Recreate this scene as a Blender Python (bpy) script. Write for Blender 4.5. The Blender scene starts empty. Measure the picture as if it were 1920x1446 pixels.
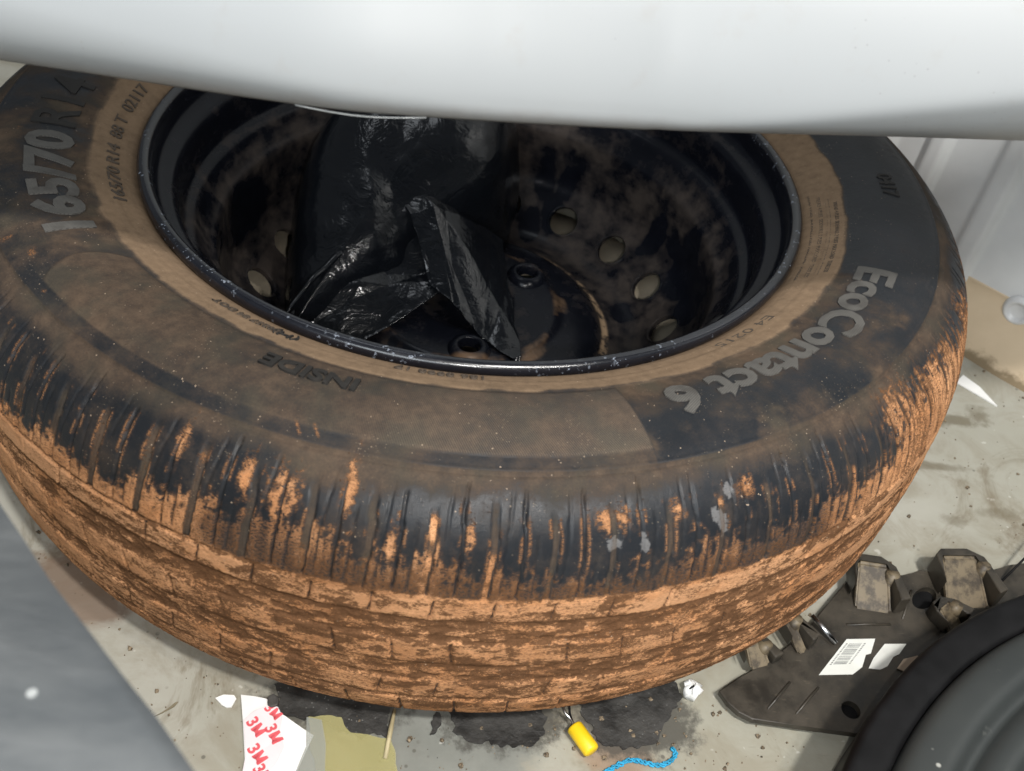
import bpy, bmesh, math, random
import numpy as np
from mathutils import Vector, Matrix

S = bpy.context.scene
C = S.collection
RAD = math.radians
rng = np.random.default_rng(7)
random.seed(7)

# ------------------------------------------------------------------ camera, world, lamps, exposure
cam = bpy.data.cameras.new("camera")
cam.sensor_width = 36.0
cam.lens = 1829.818 / 1920 * 36
cam.clip_start, cam.clip_end = 0.02, 60
cam.dof.use_dof = True
cam.dof.focus_distance = 0.50
cam.dof.aperture_fstop = 13.0
cam_o = bpy.data.objects.new("camera", cam)
C.objects.link(cam_o)
_r = Vector((0.99264764, 0.03042653, 0.11715327))
_u = -Vector((0.1066074, -0.67812716, -0.72717152))
_b = -Vector((0.05731951, 0.7343145, -0.67638502))
M = Matrix((_r, _u, _b)).transposed().to_4x4()
M.translation = (0.0, -0.52211, 0.36475)
cam_o.matrix_world = M
S.camera = cam_o

W = bpy.data.worlds.new("World")
S.world = W
W.use_nodes = True
W.node_tree.nodes["Background"].inputs[0].default_value = (0.88, 0.94, 1.0, 1)
W.node_tree.nodes["Background"].inputs[1].default_value = 0.15

def lamp(name, loc, aim, size, power, col):
    l = bpy.data.lights.new(name, 'AREA')
    l.shape, l.size, l.energy, l.color = 'DISK', size, power, col
    o = bpy.data.objects.new(name, l)
    o.location = loc
    o.rotation_euler = (Vector(aim) - Vector(loc)).to_track_quat('-Z', 'Y').to_euler()
    C.objects.link(o)

lamp("ceiling_lamp", (0.34, -0.92, 1.55), (0, -.1, 0), 0.11, 27, (1, .965, .92))
lamp("added_fill", (-0.8, -2.0, 1.15), (0, 0, 0), 1.2, 26, (.88, .95, 1))  # added soft fill from the front left, no doorway stands there
lamp("phone_flash", (0.022, -.535, .352), (0.03, -.05, 0), 0.010, 1.0, (1, .975, .94))
lamp("work_lamp", (0.33, -.56, .62), (0.03, -.1, 0), 0.05, 1.9, (1, .97, .93))
lamp("added_rear_fill", (-.35, .22, 1.45), (.15, .15, 0), 0.5, 2.2, (.90, .95, 1))  # unseen fill added to brighten the wall and the wheel dish

S.view_settings.view_transform = 'Standard'
S.view_settings.look = 'None'
S.view_settings.exposure = 0.0
S.view_settings.gamma = 1.0
S.cycles.use_denoising = True
S.cycles.max_bounces = 8

# ------------------------------------------------------------------ object helpers
def tag(o, label=None, cat=None, group=None, kind=None):
    if label: o["label"] = label
    if cat: o["category"] = cat
    if group: o["group"] = group
    if kind: o["kind"] = kind
    return o

def empty(name, loc=(0, 0, 0)):
    o = bpy.data.objects.new(name, None)
    o.empty_display_size = .02
    C.objects.link(o)
    o.location = loc
    return o

def link(name, me, mat=None, parent=None, smooth=True):
    o = bpy.data.objects.new(name, me)
    C.objects.link(o)
    if mat is not None:
        me.materials.clear()
        me.materials.append(mat)
    if smooth:
        me.polygons.foreach_set("use_smooth", np.ones(len(me.polygons), dtype=bool))
    if parent is not None:
        o.parent = parent
        o.matrix_parent_inverse = parent.matrix_world.inverted() if parent.type != 'EMPTY' else Matrix.Translation(-parent.location)
    return o

def grid_mesh(name, P, closed_u=False, closed_v=False, flip=False):
    nu, nv = P.shape[:2]
    me = bpy.data.meshes.new(name)
    iu = np.arange(nu if closed_u else nu - 1)
    iv = np.arange(nv if closed_v else nv - 1)
    a, b = np.meshgrid(iu, iv, indexing='ij')
    a2, b2 = (a + 1) % nu, (b + 1) % nv
    q = np.stack([a * nv + b, a2 * nv + b, a2 * nv + b2, a * nv + b2], -1).reshape(-1, 4)
    if flip: q = q[:, ::-1]
    me.vertices.add(nu * nv)
    me.vertices.foreach_set("co", P.reshape(-1).astype(np.float32))
    me.loops.add(q.size)
    me.loops.foreach_set("vertex_index", q.reshape(-1).astype(np.int32))
    me.polygons.add(len(q))
    me.polygons.foreach_set("loop_start", np.arange(0, q.size, 4, dtype=np.int32))
    me.update(calc_edges=True)
    return me

def attr(me, name, arr):
    a = me.attributes.new(name, 'FLOAT', 'POINT')
    a.data.foreach_set("value", np.ascontiguousarray(arr, dtype=np.float32).reshape(-1))

def attrv(me, name, arr):
    a = me.attributes.new(name, 'FLOAT_VECTOR', 'POINT')
    a.data.foreach_set("vector", np.ascontiguousarray(arr, dtype=np.float32).reshape(-1))

def bm_mesh(name, bm):
    bmesh.ops.recalc_face_normals(bm, faces=bm.faces)
    me = bpy.data.meshes.new(name)
    bm.to_mesh(me)
    bm.free()
    return me

def catmull(pts, step):
    p = np.array(pts, float)
    p = np.vstack([2 * p[0] - p[1], p, 2 * p[-1] - p[-2]])
    out = []
    for i in range(1, len(p) - 2):
        t = np.linspace(0, 1, 24, endpoint=False)[:, None]
        a, b, c, d = p[i - 1], p[i], p[i + 1], p[i + 2]
        out.append(.5 * ((2 * b) + (-a + c) * t + (2 * a - 5 * b + 4 * c - d) * t ** 2 + (-a + 3 * b - 3 * c + d) * t ** 3))
    q = np.vstack(out + [p[-2][None]])
    s = np.r_[0, np.cumsum(np.linalg.norm(np.diff(q, axis=0), axis=1))]
    if step is None:
        return q, s
    n = max(2, int(round(s[-1] / step)) + 1)
    ss = np.linspace(0, s[-1], n)
    return np.stack([np.interp(ss, s, q[:, k]) for k in range(q.shape[1])], -1)

def lathe(prof, n=256, center=(0, 0, 0), th0=0.0, th1=2 * math.pi):
    prof = np.array(prof, float)
    full = abs(th1 - th0 - 2 * math.pi) < 1e-6
    th = np.linspace(th0, th1, n, endpoint=not full)
    P = np.stack([np.cos(th)[:, None] * prof[:, 0], np.sin(th)[:, None] * prof[:, 0],
                  np.broadcast_to(prof[:, 1], (n, len(prof)))], -1) + np.array(center)
    return P, full

def tube_mesh(name, pts, r, seg=10, closed_ends=True):
    pts = np.array(pts, float)
    rr = np.broadcast_to(np.array(r, float), (len(pts),))
    bm = bmesh.new()
    up = Vector((0, 0, 1))
    rings = []
    for i, p in enumerate(pts):
        d = Vector(pts[min(i + 1, len(pts) - 1)] - pts[max(i - 1, 0)]).normalized()
        a = d.cross(up)
        if a.length < 1e-4: a = d.cross(Vector((1, 0, 0)))
        a.normalize()
        b = a.cross(d)
        rings.append([bm.verts.new(Vector(p) + (a * math.cos(t) + b * math.sin(t)) * float(rr[i]))
                      for t in np.linspace(0, 2 * math.pi, seg, endpoint=False)])
    for A, B in zip(rings, rings[1:]):
        for k in range(seg):
            bm.faces.new((A[k], A[(k + 1) % seg], B[(k + 1) % seg], B[k]))
    if closed_ends:
        bm.faces.new(rings[0][::-1]); bm.faces.new(rings[-1])
    return bm_mesh(name, bm)

def prism_mesh(name, poly, z0, z1, bevel=0.0, segs=2):
    bm = bmesh.new()
    lo = [bm.verts.new((x, y, z0)) for x, y in poly]
    hi = [bm.verts.new((x, y, z1)) for x, y in poly]
    n = len(poly)
    bm.faces.new(lo[::-1]); bm.faces.new(hi)
    for i in range(n):
        bm.faces.new((lo[i], lo[(i + 1) % n], hi[(i + 1) % n], hi[i]))
    if bevel:
        bmesh.ops.bevel(bm, geom=list(bm.edges), offset=bevel, segments=segs, affect='EDGES', profile=.6)
    return bm_mesh(name, bm)

def ragged(poly, amp, step, seed):
    """an outline resampled and made ragged"""
    r = np.random.default_rng(seed)
    p = np.array(poly + [poly[0]], float)
    s = np.r_[0, np.cumsum(np.linalg.norm(np.diff(p, axis=0), axis=1))]
    n = max(8, int(s[-1] / step))
    ss = np.linspace(0, s[-1], n, endpoint=False)
    q = np.stack([np.interp(ss, s, p[:, k]) for k in (0, 1)], -1)
    j = r.normal(0, 1, q.shape)
    j = .6 * j + .4 * (np.roll(j, 1, 0) + np.roll(j, -1, 0))
    return [tuple(v) for v in q + amp * j]

def boolean(o, cutter, op='DIFFERENCE'):
    m = o.modifiers.new("cut", 'BOOLEAN')
    m.operation, m.object, m.solver = op, cutter, 'EXACT'
    dg = bpy.context.evaluated_depsgraph_get()
    me = bpy.data.meshes.new_from_object(o.evaluated_get(dg))
    o.modifiers.clear()
    old = o.data
    o.data = me
    bpy.data.meshes.remove(old)
    bpy.data.objects.remove(cutter)

# ------------------------------------------------------------------ noise in numpy
def _h(i, j, k, seed):
    n = (i.astype(np.int64) * 374761393 + j.astype(np.int64) * 668265263 + k * 2147483647 + seed * 1274126177) & 0xffffffff
    n = ((n ^ (n >> 13)) * 1274126177) & 0xffffffff
    return ((n ^ (n >> 16)) & 0xffff) / 65535.0

def vn(u, v, seed=0):
    i, j = np.floor(u), np.floor(v)
    fu, fv = u - i, v - j
    fu, fv = fu * fu * (3 - 2 * fu), fv * fv * (3 - 2 * fv)
    a, b, c, d = (_h(i + x, j + y, 0, seed) for x, y in ((0, 0), (1, 0), (0, 1), (1, 1)))
    return (a * (1 - fu) + b * fu) * (1 - fv) + (c * (1 - fu) + d * fu) * fv

def fbm(u, v, seed=0, oct=4):
    t, a, s = 0, .5, 0
    for o in range(oct):
        t = t + a * vn(u * 2 ** o + 17.3 * o, v * 2 ** o + 5.1 * o, seed + o)
        s += a; a *= .55
    return t / s

def vn3(P, seed=0):
    i = np.floor(P); f = P - i; f = f * f * (3 - 2 * f)
    r = 0
    for x in (0, 1):
        for y in (0, 1):
            for z in (0, 1):
                w = (f[..., 0] if x else 1 - f[..., 0]) * (f[..., 1] if y else 1 - f[..., 1]) * (f[..., 2] if z else 1 - f[..., 2])
                r = r + w * _h(i[..., 0] + x, i[..., 1] + y, (i[..., 2] + z).astype(np.int64), seed)
    return r

def ridged3(P, seed=0, oct=3):
    t, a, s = 0, 1., 0
    for o in range(oct):
        t = t + a * np.abs(2 * vn3(P * 2 ** o + 3.7 * o, seed + o) - 1); s += a; a *= .5
    return t / s

def sst(a, b, x):
    t = np.clip((x - a) / (b - a), 0, 1)
    return t * t * (3 - 2 * t)

# ------------------------------------------------------------------ shader helpers
class NT:
    def __init__(self, name):
        self.m = bpy.data.materials.new(name)
        self.m.use_nodes = True
        self.t = self.m.node_tree
        self.t.nodes.clear()
        self.out = self.t.nodes.new('ShaderNodeOutputMaterial')
        self.b = self.t.nodes.new('ShaderNodeBsdfPrincipled')
        self.t.links.new(self.b.outputs[0], self.out.inputs[0])
        self._co = None
    def n(self, typ, **kw):
        x = self.t.nodes.new(typ)
        for k, v in kw.items(): setattr(x, k, v)
        return x
    def set(self, sock, v):
        if v is None: return
        if isinstance(v, bpy.types.NodeSocket): self.t.links.new(v, sock)
        elif isinstance(v, (tuple, list)) and len(v) == 3 and sock.type == 'RGBA': sock.default_value = (*v, 1)
        else: sock.default_value = v
    def co(self):
        if self._co is None: self._co = self.n('ShaderNodeTexCoord').outputs['Object']
        return self._co
    def at(self, name, vec=False):
        x = self.n('ShaderNodeAttribute', attribute_name=name)
        return x.outputs['Vector'] if vec else x.outputs['Fac']
    def map(self, v, scale=(1, 1, 1), loc=(0, 0, 0), rot=(0, 0, 0)):
        x = self.n('ShaderNodeMapping')
        self.set(x.inputs['Vector'], v)
        x.inputs['Scale'].default_value = scale; x.inputs['Location'].default_value = loc; x.inputs['Rotation'].default_value = rot
        return x.outputs[0]
    def noise(self, scale, detail=4, rough=.55, vec=None, dist=0, color=False):
        x = self.n('ShaderNodeTexNoise')
        self.set(x.inputs['Vector'], vec if vec is not None else self.co())
        x.inputs['Scale'].default_value = scale; x.inputs['Detail'].default_value = detail
        x.inputs['Roughness'].default_value = rough; x.inputs['Distortion'].default_value = dist
        return x.outputs['Color' if color else 'Fac']
    def voro(self, scale, vec=None, feature='F1', out='Distance'):
        x = self.n('ShaderNodeTexVoronoi', feature=feature)
        self.set(x.inputs['Vector'], vec if vec is not None else self.co())
        x.inputs['Scale'].default_value = scale
        return x.outputs[out]
    def math(self, op, a, b=None, c=None):
        x = self.n('ShaderNodeMath', operation=op)
        self.set(x.inputs[0], a); self.set(x.inputs[1], b); self.set(x.inputs[2], c)
        return x.outputs[0]
    def ramp(self, v, lo, hi, a=0., b=1., smooth=True):
        x = self.n('ShaderNodeMapRange', interpolation_type='SMOOTHSTEP' if smooth else 'LINEAR')
        self.set(x.inputs['Value'], v)
        x.inputs['From Min'].default_value = lo; x.inputs['From Max'].default_value = hi
        x.inputs['To Min'].default_value = a; x.inputs['To Max'].default_value = b
        return x.outputs[0]
    def mix(self, f, a, b):
        x = self.n('ShaderNodeMix', data_type='RGBA')
        self.set(x.inputs[0], f); self.set(x.inputs[6], a); self.set(x.inputs[7], b)
        return x.outputs[2]
    def mixf(self, f, a, b):
        x = self.n('ShaderNodeMix', data_type='FLOAT')
        self.set(x.inputs[0], f); self.set(x.inputs[2], a); self.set(x.inputs[3], b)
        return x.outputs[0]
    def bump(self, h, strength=.3, dist=.001, normal=None):
        x = self.n('ShaderNodeBump')
        x.inputs['Strength'].default_value = strength; x.inputs['Distance'].default_value = dist
        self.set(x.inputs['Height'], h)
        if normal is not None: self.set(x.inputs['Normal'], normal)
        return x.outputs[0]
    def blob(self, c, r):
        """1 inside an ellipsoidal mark centred on c with radii r (object space)"""
        d = self.n('ShaderNodeVectorMath', operation='SUBTRACT'); self.set(d.inputs[0], self.co()); d.inputs[1].default_value = c
        e = self.n('ShaderNodeVectorMath', operation='DIVIDE'); self.set(e.inputs[0], d.outputs[0]); e.inputs[1].default_value = r
        l = self.n('ShaderNodeVectorMath', operation='LENGTH'); self.set(l.inputs[0], e.outputs[0])
        return l.outputs['Value']
    def fin(self, col=None, rough=None, normal=None, metal=None, spec=None, coat=None, coat_rough=None, alpha=None, trans=None):
        b = self.b.inputs
        self.set(b['Base Color'], col); self.set(b['Roughness'], rough); self.set(b['Metallic'], metal)
        self.set(b['Specular IOR Level'], spec); self.set(b['Coat Weight'], coat); self.set(b['Coat Roughness'], coat_rough)
        self.set(b['Alpha'], alpha); self.set(b['Transmission Weight'], trans)
        if normal is not None: self.set(b['Normal'], normal)
        return self.m

# ---- materials
def m_tyre():
    n = NT("dirty_rubber")
    mud, dust, grit, hatch, scuff = n.at('mud'), n.at('dust'), n.at('grit'), n.at('hatch'), n.at('scuff')
    uv = n.at('tuv', True)
    fine = n.noise(900, 4, .6, uv)
    mid = n.noise(160, 5, .6, uv)
    big = n.noise(28, 4, .55, uv)
    gran = n.noise(1450, 5, .74, n.map(uv, scale=(.45, 1, 1)))
    wet = n.noise(34, 5, .62, uv)
    rub = n.mix(big, (.009, .011, .0135), (.020, .022, .026))
    rub = n.mix(n.ramp(n.math('ADD', scuff, n.math('MULTIPLY', n.math('SUBTRACT', gran, .5), 2.2)), .45, .95), rub, (.12, .12, .122))
    dcol = n.mix(mid, (.062, .043, .030), (.130, .092, .064))
    dcol = n.mix(n.ramp(n.noise(45, 3, .5, uv), .4, .7), dcol, (.070, .058, .043))
    dcol = n.mix(n.at('beige'), dcol, n.mix(mid, (.165, .112, .070), (.245, .172, .112)))
    f = n.math('ADD', dust, n.math('MULTIPLY', n.math('SUBTRACT', fine, .5), .5))
    f = n.math('ADD', f, n.math('MULTIPLY', n.math('SUBTRACT', mid, .5), .55))
    f = n.math('ADD', f, n.math('MULTIPLY', n.math('SUBTRACT', big, .5), .5))
    c = n.mix(n.ramp(f, -.02, 1.05), rub, dcol)
    wav = n.n('ShaderNodeTexWave', wave_type='BANDS', bands_direction='X')
    n.set(wav.inputs['Vector'], n.map(uv, rot=(0, 0, .5))); wav.inputs['Scale'].default_value = 330; wav.inputs['Distortion'].default_value = .3
    c = n.mix(n.math('MULTIPLY', hatch, n.ramp(wav.outputs['Fac'], .45, .8, 0, .30)), c, (.17, .145, .12))
    # mud
    mcol = n.mix(n.ramp(big, .3, .7), (.58, .262, .110), (.76, .405, .205))
    mcol = n.mix(n.ramp(mid, .35, .75), mcol, (.47, .245, .125))
    mcol = n.mix(n.ramp(n.noise(75, 5, .65, n.map(uv, scale=(.6, 1, 1))), .50, .64, 0, .42), mcol, (.275, .124, .055))
    mcol = n.mix(n.ramp(wet, .50, .66, 0, .30), mcol, (.25, .110, .047))
    mcol = n.mix(n.math('MULTIPLY', n.at('rib'), n.ramp(n.noise(48, 4, .6, n.map(uv, scale=(.6, 1, 1))), .36, .52)), mcol, (.64, .345, .18))
    g = n.math('ADD', grit, n.math('MULTIPLY', n.math('SUBTRACT', gran, .5), 3.8))
    g = n.math('ADD', g, n.math('MULTIPLY', n.math('SUBTRACT', mid, .5), .7))
    mcol = n.mix(n.ramp(g, .26, .62, 0, .92), mcol, (.058, .028, .014))
    mf = n.math('ADD', mud, n.math('MULTIPLY', n.math('SUBTRACT', gran, .5), 2.6))
    mf = n.math('ADD', mf, n.math('MULTIPLY', n.math('SUBTRACT', mid, .5), .5))
    mm = n.ramp(mf, .36, .62)
    c = n.mix(mm, c, mcol)
    # thin film of mud around
    c = n.mix(n.math('MULTIPLY', n.ramp(mud, .04, .5, 0, .42), n.ramp(gran, .35, .6)), c, (.26, .135, .07))
    # pale crumbs
    vo = n.voro(260, uv)
    sp = n.math('MULTIPLY', n.ramp(vo, .05, .10, 1, 0), n.ramp(n.noise(40, 2, .5, uv), .46, .60))
    c = n.mix(n.math('MULTIPLY', sp, .75), c, (.48, .37, .27))
    sp2 = n.math('MULTIPLY', n.ramp(n.voro(780, n.map(uv, scale=(.7, 1, 1))), .06, .18, 1, 0), n.ramp(n.noise(44, 5, .7, uv), .50, .62))
    c = n.mix(n.math('MULTIPLY', sp2, .5), c, (.42, .33, .24))
    r = n.mixf(n.ramp(f, .0, .8), n.mixf(mid, .28, .44), .84)
    r = n.mixf(mm, r, .95)
    h = n.math('ADD', n.math('MULTIPLY', gran, n.mixf(mm, .16, 1.3)), n.math('MULTIPLY', mm, .8))
    h = n.math('ADD', h, n.math('MULTIPLY', mid, n.mixf(mm, .35, 1.1)))
    sp = n.mixf(mm, n.mixf(n.ramp(f, .1, .6), .20, .06), .05)
    return n.fin(c, r, n.bump(h, .6, .0009), spec=sp)

def m_letter(name, a, b, wave):
    n = NT(name)
    mid = n.noise(140, 4, .6)
    wav = n.n('ShaderNodeTexWave', wave_type='BANDS', bands_direction='X')
    n.set(wav.inputs['Vector'], n.map(n.co(), rot=(0, 0, .6))); wav.inputs['Scale'].default_value = 330
    c = n.mix(mid, a, b)
    c = n.mix(n.math('MULTIPLY', n.ramp(wav.outputs['Fac'], .5, .8), wave), c, (.018, .017, .016))
    c = n.mix(n.ramp(n.noise(55, 4, .6), .50, .70, 0, .55), c, (.030, .026, .022))
    return n.fin(c, .8, n.bump(mid, .3, .0005))

def m_rim():
    n = NT("black_painted_steel")
    sx = n.n('ShaderNodeSeparateXYZ'); n.set(sx.inputs[0], n.co())
    rad = n.math('SQRT', n.math('ADD', n.math('POWER', sx.outputs[0], 2.), n.math('POWER', sx.outputs[1], 2.)))
    ang = n.math('ARCTAN2', sx.outputs[1], sx.outputs[0])
    cv = n.n('ShaderNodeCombineXYZ'); n.set(cv.inputs[0], n.math('MULTIPLY', ang, .05)); n.set(cv.inputs[1], rad); n.set(cv.inputs[2], sx.outputs[2])
    big = n.math('ADD', n.math('MULTIPLY', n.noise(34, 6, .66, cv.outputs[0], dist=.5), .7), n.math('MULTIPLY', n.noise(22, 4, .6), .3))
    mid = n.noise(75, 5, .62)
    fine = n.noise(500, 3, .6)
    paint = n.mix(mid, (.0028, .0035, .0055), (.009, .010, .015))
    dust = n.mix(mid, (.024, .020, .0185), (.070, .056, .048))
    f = n.math('ADD', big, n.math('MULTIPLY', n.math('SUBTRACT', mid, .5), .55))
    deep = n.ramp(rad, .178, .150, 0, .16)                 # dirt gathers in the dish
    f = n.math('ADD', f, deep)
    f = n.math('SUBTRACT', f, n.ramp(rad, .182, .186, 0, .16))
    f = n.math('SUBTRACT', f, n.ramp(rad, .100, .085, 0, .16))
    k = n.ramp(f, .50, .80)
    # wiped and wetted marks in the dust
    marks = [((.053, .150, -.053), (.011, .017, .05)), ((.070, .142, -.053), (.010, .016, .05)), ((.044, .119, -.053), (.009, .013, .05)),
             ((.061, .123, -.053), (.010, .014, .05)), ((.137, .078, -.045), (.016, .010, .05)), ((.150, .036, -.04), (.012, .020, .06)),
             ((.150, .070, -.02), (.010, .022, .02)), ((.153, .005, -.03), (.014, .016, .03)), ((.112, .030, -.05), (.010, .012, .03)), ((-.148, .03, -.01), (.02, .03, .02)),
             ((.128, -.043, -.05), (.016, .018, .03))]
    warp = n.math('MULTIPLY', n.math('SUBTRACT', n.noise(60, 3), .5), .9)
    for c, r in marks:
        d = n.math('ADD', n.blob(c, r), warp)
        k = n.math('MULTIPLY', k, n.ramp(d, .85, 1.1))
    c = n.mix(k, paint, dust)
    # hub trough dirt
    ring = n.ramp(n.math('ABSOLUTE', n.math('SUBTRACT', rad, .0985)), .0012, .0038, 1, 0)
    ring = n.math('MULTIPLY', ring, n.ramp(n.math('ADD', n.noise(130, 4, .7), n.math('MULTIPLY', n.noise(20, 2), .4)), .58, .74))
    ring2 = n.math('MULTIPLY', n.ramp(n.math('ABSOLUTE', n.math('SUBTRACT', rad, .0655)), .003, .0065, 1, 0), n.ramp(n.noise(30, 4, .6), .42, .60))
    c = n.mix(ring, c, (.34, .235, .145))
    c = n.mix(n.math('MULTIPLY', ring2, .8), c, (.16, .10, .06))
    # chips on the lip
    lip = n.ramp(rad, .1858, .1872)
    chips = n.math('MULTIPLY', n.ramp(n.noise(330, 3, .7), .60, .67), n.ramp(n.noise(22, 3, .6), .44, .58))
    chips2 = n.math('MULTIPLY', n.ramp(n.voro(240, n.map(n.co(), scale=(1, 1, .5))), .10, .26, 1, 0), n.ramp(n.noise(26, 4, .7), .50, .62))
    ch = n.math('MULTIPLY', lip, n.math('MAXIMUM', chips, chips2))
    c = n.mix(n.math('MULTIPLY', ch, .8), c, (.23, .26, .31))
    r = n.mixf(k, n.mixf(mid, .14, .34), .62)
    return n.fin(c, r, n.bump(n.math('ADD', mid, n.math('MULTIPLY', fine, .3)), .16, .0008), spec=n.mixf(lip, .16, .6), coat=n.mixf(lip, 0., .25), coat_rough=.2)

def m_bag():
    n = NT("black_plastic_film")
    w1 = n.noise(46, 4, .6, dist=1.2)
    w2 = n.voro(70, n.map(n.noise(14, 3, color=True), scale=(.6, .6, .6)))
    h = n.math('ADD', n.math('ABSOLUTE', n.math('SUBTRACT', w1, .5)), n.math('MULTIPLY', n.noise(190, 3, .6, dist=1.), .16))
    c = n.mix(n.noise(24, 3), (.003, .004, .006), (.007, .008, .010))
    c = n.mix(n.ramp(n.noise(60, 4, .65), .62, .76, 0, .6), c, (.024, .021, .020))
    return n.fin(c, n.ramp(n.noise(40, 3), .3, .7, .10, .24), n.bump(h, .30, .004), spec=.42)

def m_floor():
    n = NT("painted_floor")
    big = n.noise(5, 5, .6)
    mid = n.noise(26, 6, .65, dist=.5)
    fine = n.noise(220, 4, .65)
    c = n.mix(n.ramp(big, .32, .68), (.30, .293, .240), (.415, .408, .362))
    c = n.mix(n.ramp(mid, .44, .68, 0, .60), c, (.23, .205, .150))
    c = n.mix(n.ramp(n.noise(11, 6, .72, dist=1.4), .56, .70, 0, .7), c, (.155, .125, .080))
    # worn-through greyer patch and warm stain beside the tyre
    st = n.math('ADD', n.blob((.012, -.300, -.0855), (.050, .032, .05)), n.math('MULTIPLY', n.math('SUBTRACT', mid, .5), 1.1))
    c = n.mix(n.ramp(st, .78, 1.0, .85, 0), c, n.mix(n.noise(60, 5, .65), (.115, .125, .115), (.235, .245, .225)))
    st = n.math('ADD', n.blob((.098, -.292, -.0855), (.022, .012, .05)), n.math('MULTIPLY', n.math('SUBTRACT', mid, .5), 1.5))
    c = n.mix(n.ramp(st, .7, 1.05, .7, 0), c, (.27, .185, .125))
    st = n.math('ADD', n.blob((-.185, -.225, -.0855), (.035, .03, .05)), n.math('MULTIPLY', n.math('SUBTRACT', mid, .5), 2.0))
    c = n.mix(n.ramp(st, .6, 1.1, .75, 0), c, (.16, .10, .065))
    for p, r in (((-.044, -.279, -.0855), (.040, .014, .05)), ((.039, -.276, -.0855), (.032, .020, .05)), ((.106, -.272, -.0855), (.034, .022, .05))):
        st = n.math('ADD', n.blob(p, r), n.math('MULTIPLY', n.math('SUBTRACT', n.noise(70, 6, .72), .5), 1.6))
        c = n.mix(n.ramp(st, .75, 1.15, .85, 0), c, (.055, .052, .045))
    # dark smears on the right
    for p, r, s in (((.352, -.02, -.0855), (.03, .007, .05), .8), ((.318, -.068, -.0855), (.035, .004, .05), .6), ((.375, -.012, -.0855), (.012, .012, .05), .75),
                    ((.355, -.105, -.0855), (.014, .006, .05), .5), ((.325, -.115, -.0855), (.010, .006, .05), .5)):
        st = n.math('ADD', n.blob(p, r), n.math('MULTIPLY', n.math('SUBTRACT', n.noise(55, 5, .7), .5), 2.4))
        c = n.mix(n.ramp(st, .45, 1.15, s, 0), c, (.135, .115, .075))
    specks = n.math('MULTIPLY', n.ramp(n.voro(120), .09, .16, 1, 0), n.ramp(n.noise(35, 3), .53, .62))
    c = n.mix(n.math('MULTIPLY', specks, .75), c, (.09, .085, .07))
    scr = n.noise(30, 4, .7, n.map(n.co(), scale=(1, 7, 1), rot=(0, 0, .9)))
    c = n.mix(n.ramp(scr, .66, .74, 0, .35), c, (.20, .18, .14))
    c = n.mix(n.ramp(n.noise(90, 3, .6), .68, .74, 0, .5), c, (.62, .61, .56))
    h = n.math('ADD', n.math('MULTIPLY', mid, 1.0), n.math('MULTIPLY', fine, .25))
    return n.fin(c, n.ramp(mid, .3, .7, .38, .62), n.bump(h, .22, .0018), spec=.4)

def m_simple(name, col, rough=.5, var=.25, scale=60, bump=.1, spec=.5, coat=0., metal=0., speck=None, bd=.0006):
    n = NT(name)
    no = n.noise(scale, 5, .6)
    c = n.mix(n.ramp(no, .3, .7), tuple(v * (1 - var) for v in col), tuple(min(1, v * (1 + var)) for v in col))
    if speck:
        k = n.math('MULTIPLY', n.ramp(n.voro(speck[0]), .10, .18, 1, 0), n.ramp(n.noise(30, 3), .48, .6))
        c = n.mix(k, c, speck[1])
    return n.fin(c, n.ramp(no, .3, .7, max(.05, rough - .08), min(1, rough + .08)), n.bump(n.noise(scale * 3, 3, .6), bump, bd), spec=spec, coat=coat, metal=metal)

MAT = dict(
    tyre=m_tyre(), rim=m_rim(), bag=m_bag(), floor=m_floor(),
    letter=m_letter("worn_grey_lettering", (.062, .060, .055), (.118, .111, .100), .45),
    letter_dark=m_letter("dark_lettering", (.006, .0055, .005), (.014, .012, .010), 0.),
    letter_dust=m_letter("dusty_lettering", (.050, .036, .025), (.075, .055, .038), 0.),
)

# ------------------------------------------------------------------ the floor and the sheet wall
FZ = -.0855
me = prism_mesh("floor", [(-4, -4), (4, -4), (4, 4), (-4, 4)], FZ - .05, FZ)
floor = tag(link("floor", me, MAT['floor'], smooth=False), kind="structure")

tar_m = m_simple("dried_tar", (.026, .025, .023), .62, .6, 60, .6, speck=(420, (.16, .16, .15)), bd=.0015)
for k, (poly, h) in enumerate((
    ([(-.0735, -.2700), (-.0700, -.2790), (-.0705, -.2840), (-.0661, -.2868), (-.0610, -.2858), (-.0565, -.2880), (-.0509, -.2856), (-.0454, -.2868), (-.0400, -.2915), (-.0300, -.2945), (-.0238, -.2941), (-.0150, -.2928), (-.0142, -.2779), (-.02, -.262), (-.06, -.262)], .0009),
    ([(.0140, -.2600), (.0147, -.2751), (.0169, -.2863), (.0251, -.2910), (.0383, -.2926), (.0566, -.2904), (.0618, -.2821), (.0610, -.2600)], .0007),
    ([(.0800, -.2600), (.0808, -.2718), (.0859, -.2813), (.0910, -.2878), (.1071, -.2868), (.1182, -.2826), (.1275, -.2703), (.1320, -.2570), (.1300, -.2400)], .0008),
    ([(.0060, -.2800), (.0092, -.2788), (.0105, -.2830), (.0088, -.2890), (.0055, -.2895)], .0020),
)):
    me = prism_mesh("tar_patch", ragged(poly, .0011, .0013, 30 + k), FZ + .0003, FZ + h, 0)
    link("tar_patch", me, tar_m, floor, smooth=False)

WN = Vector((.68, .733, 0)).normalized()          # the sheet wall faces -WN
WT = Vector((WN.y, -WN.x, 0))
def wallp(a, d, z): return WN * d + WT * a + Vector((0, 0, z))

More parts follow.
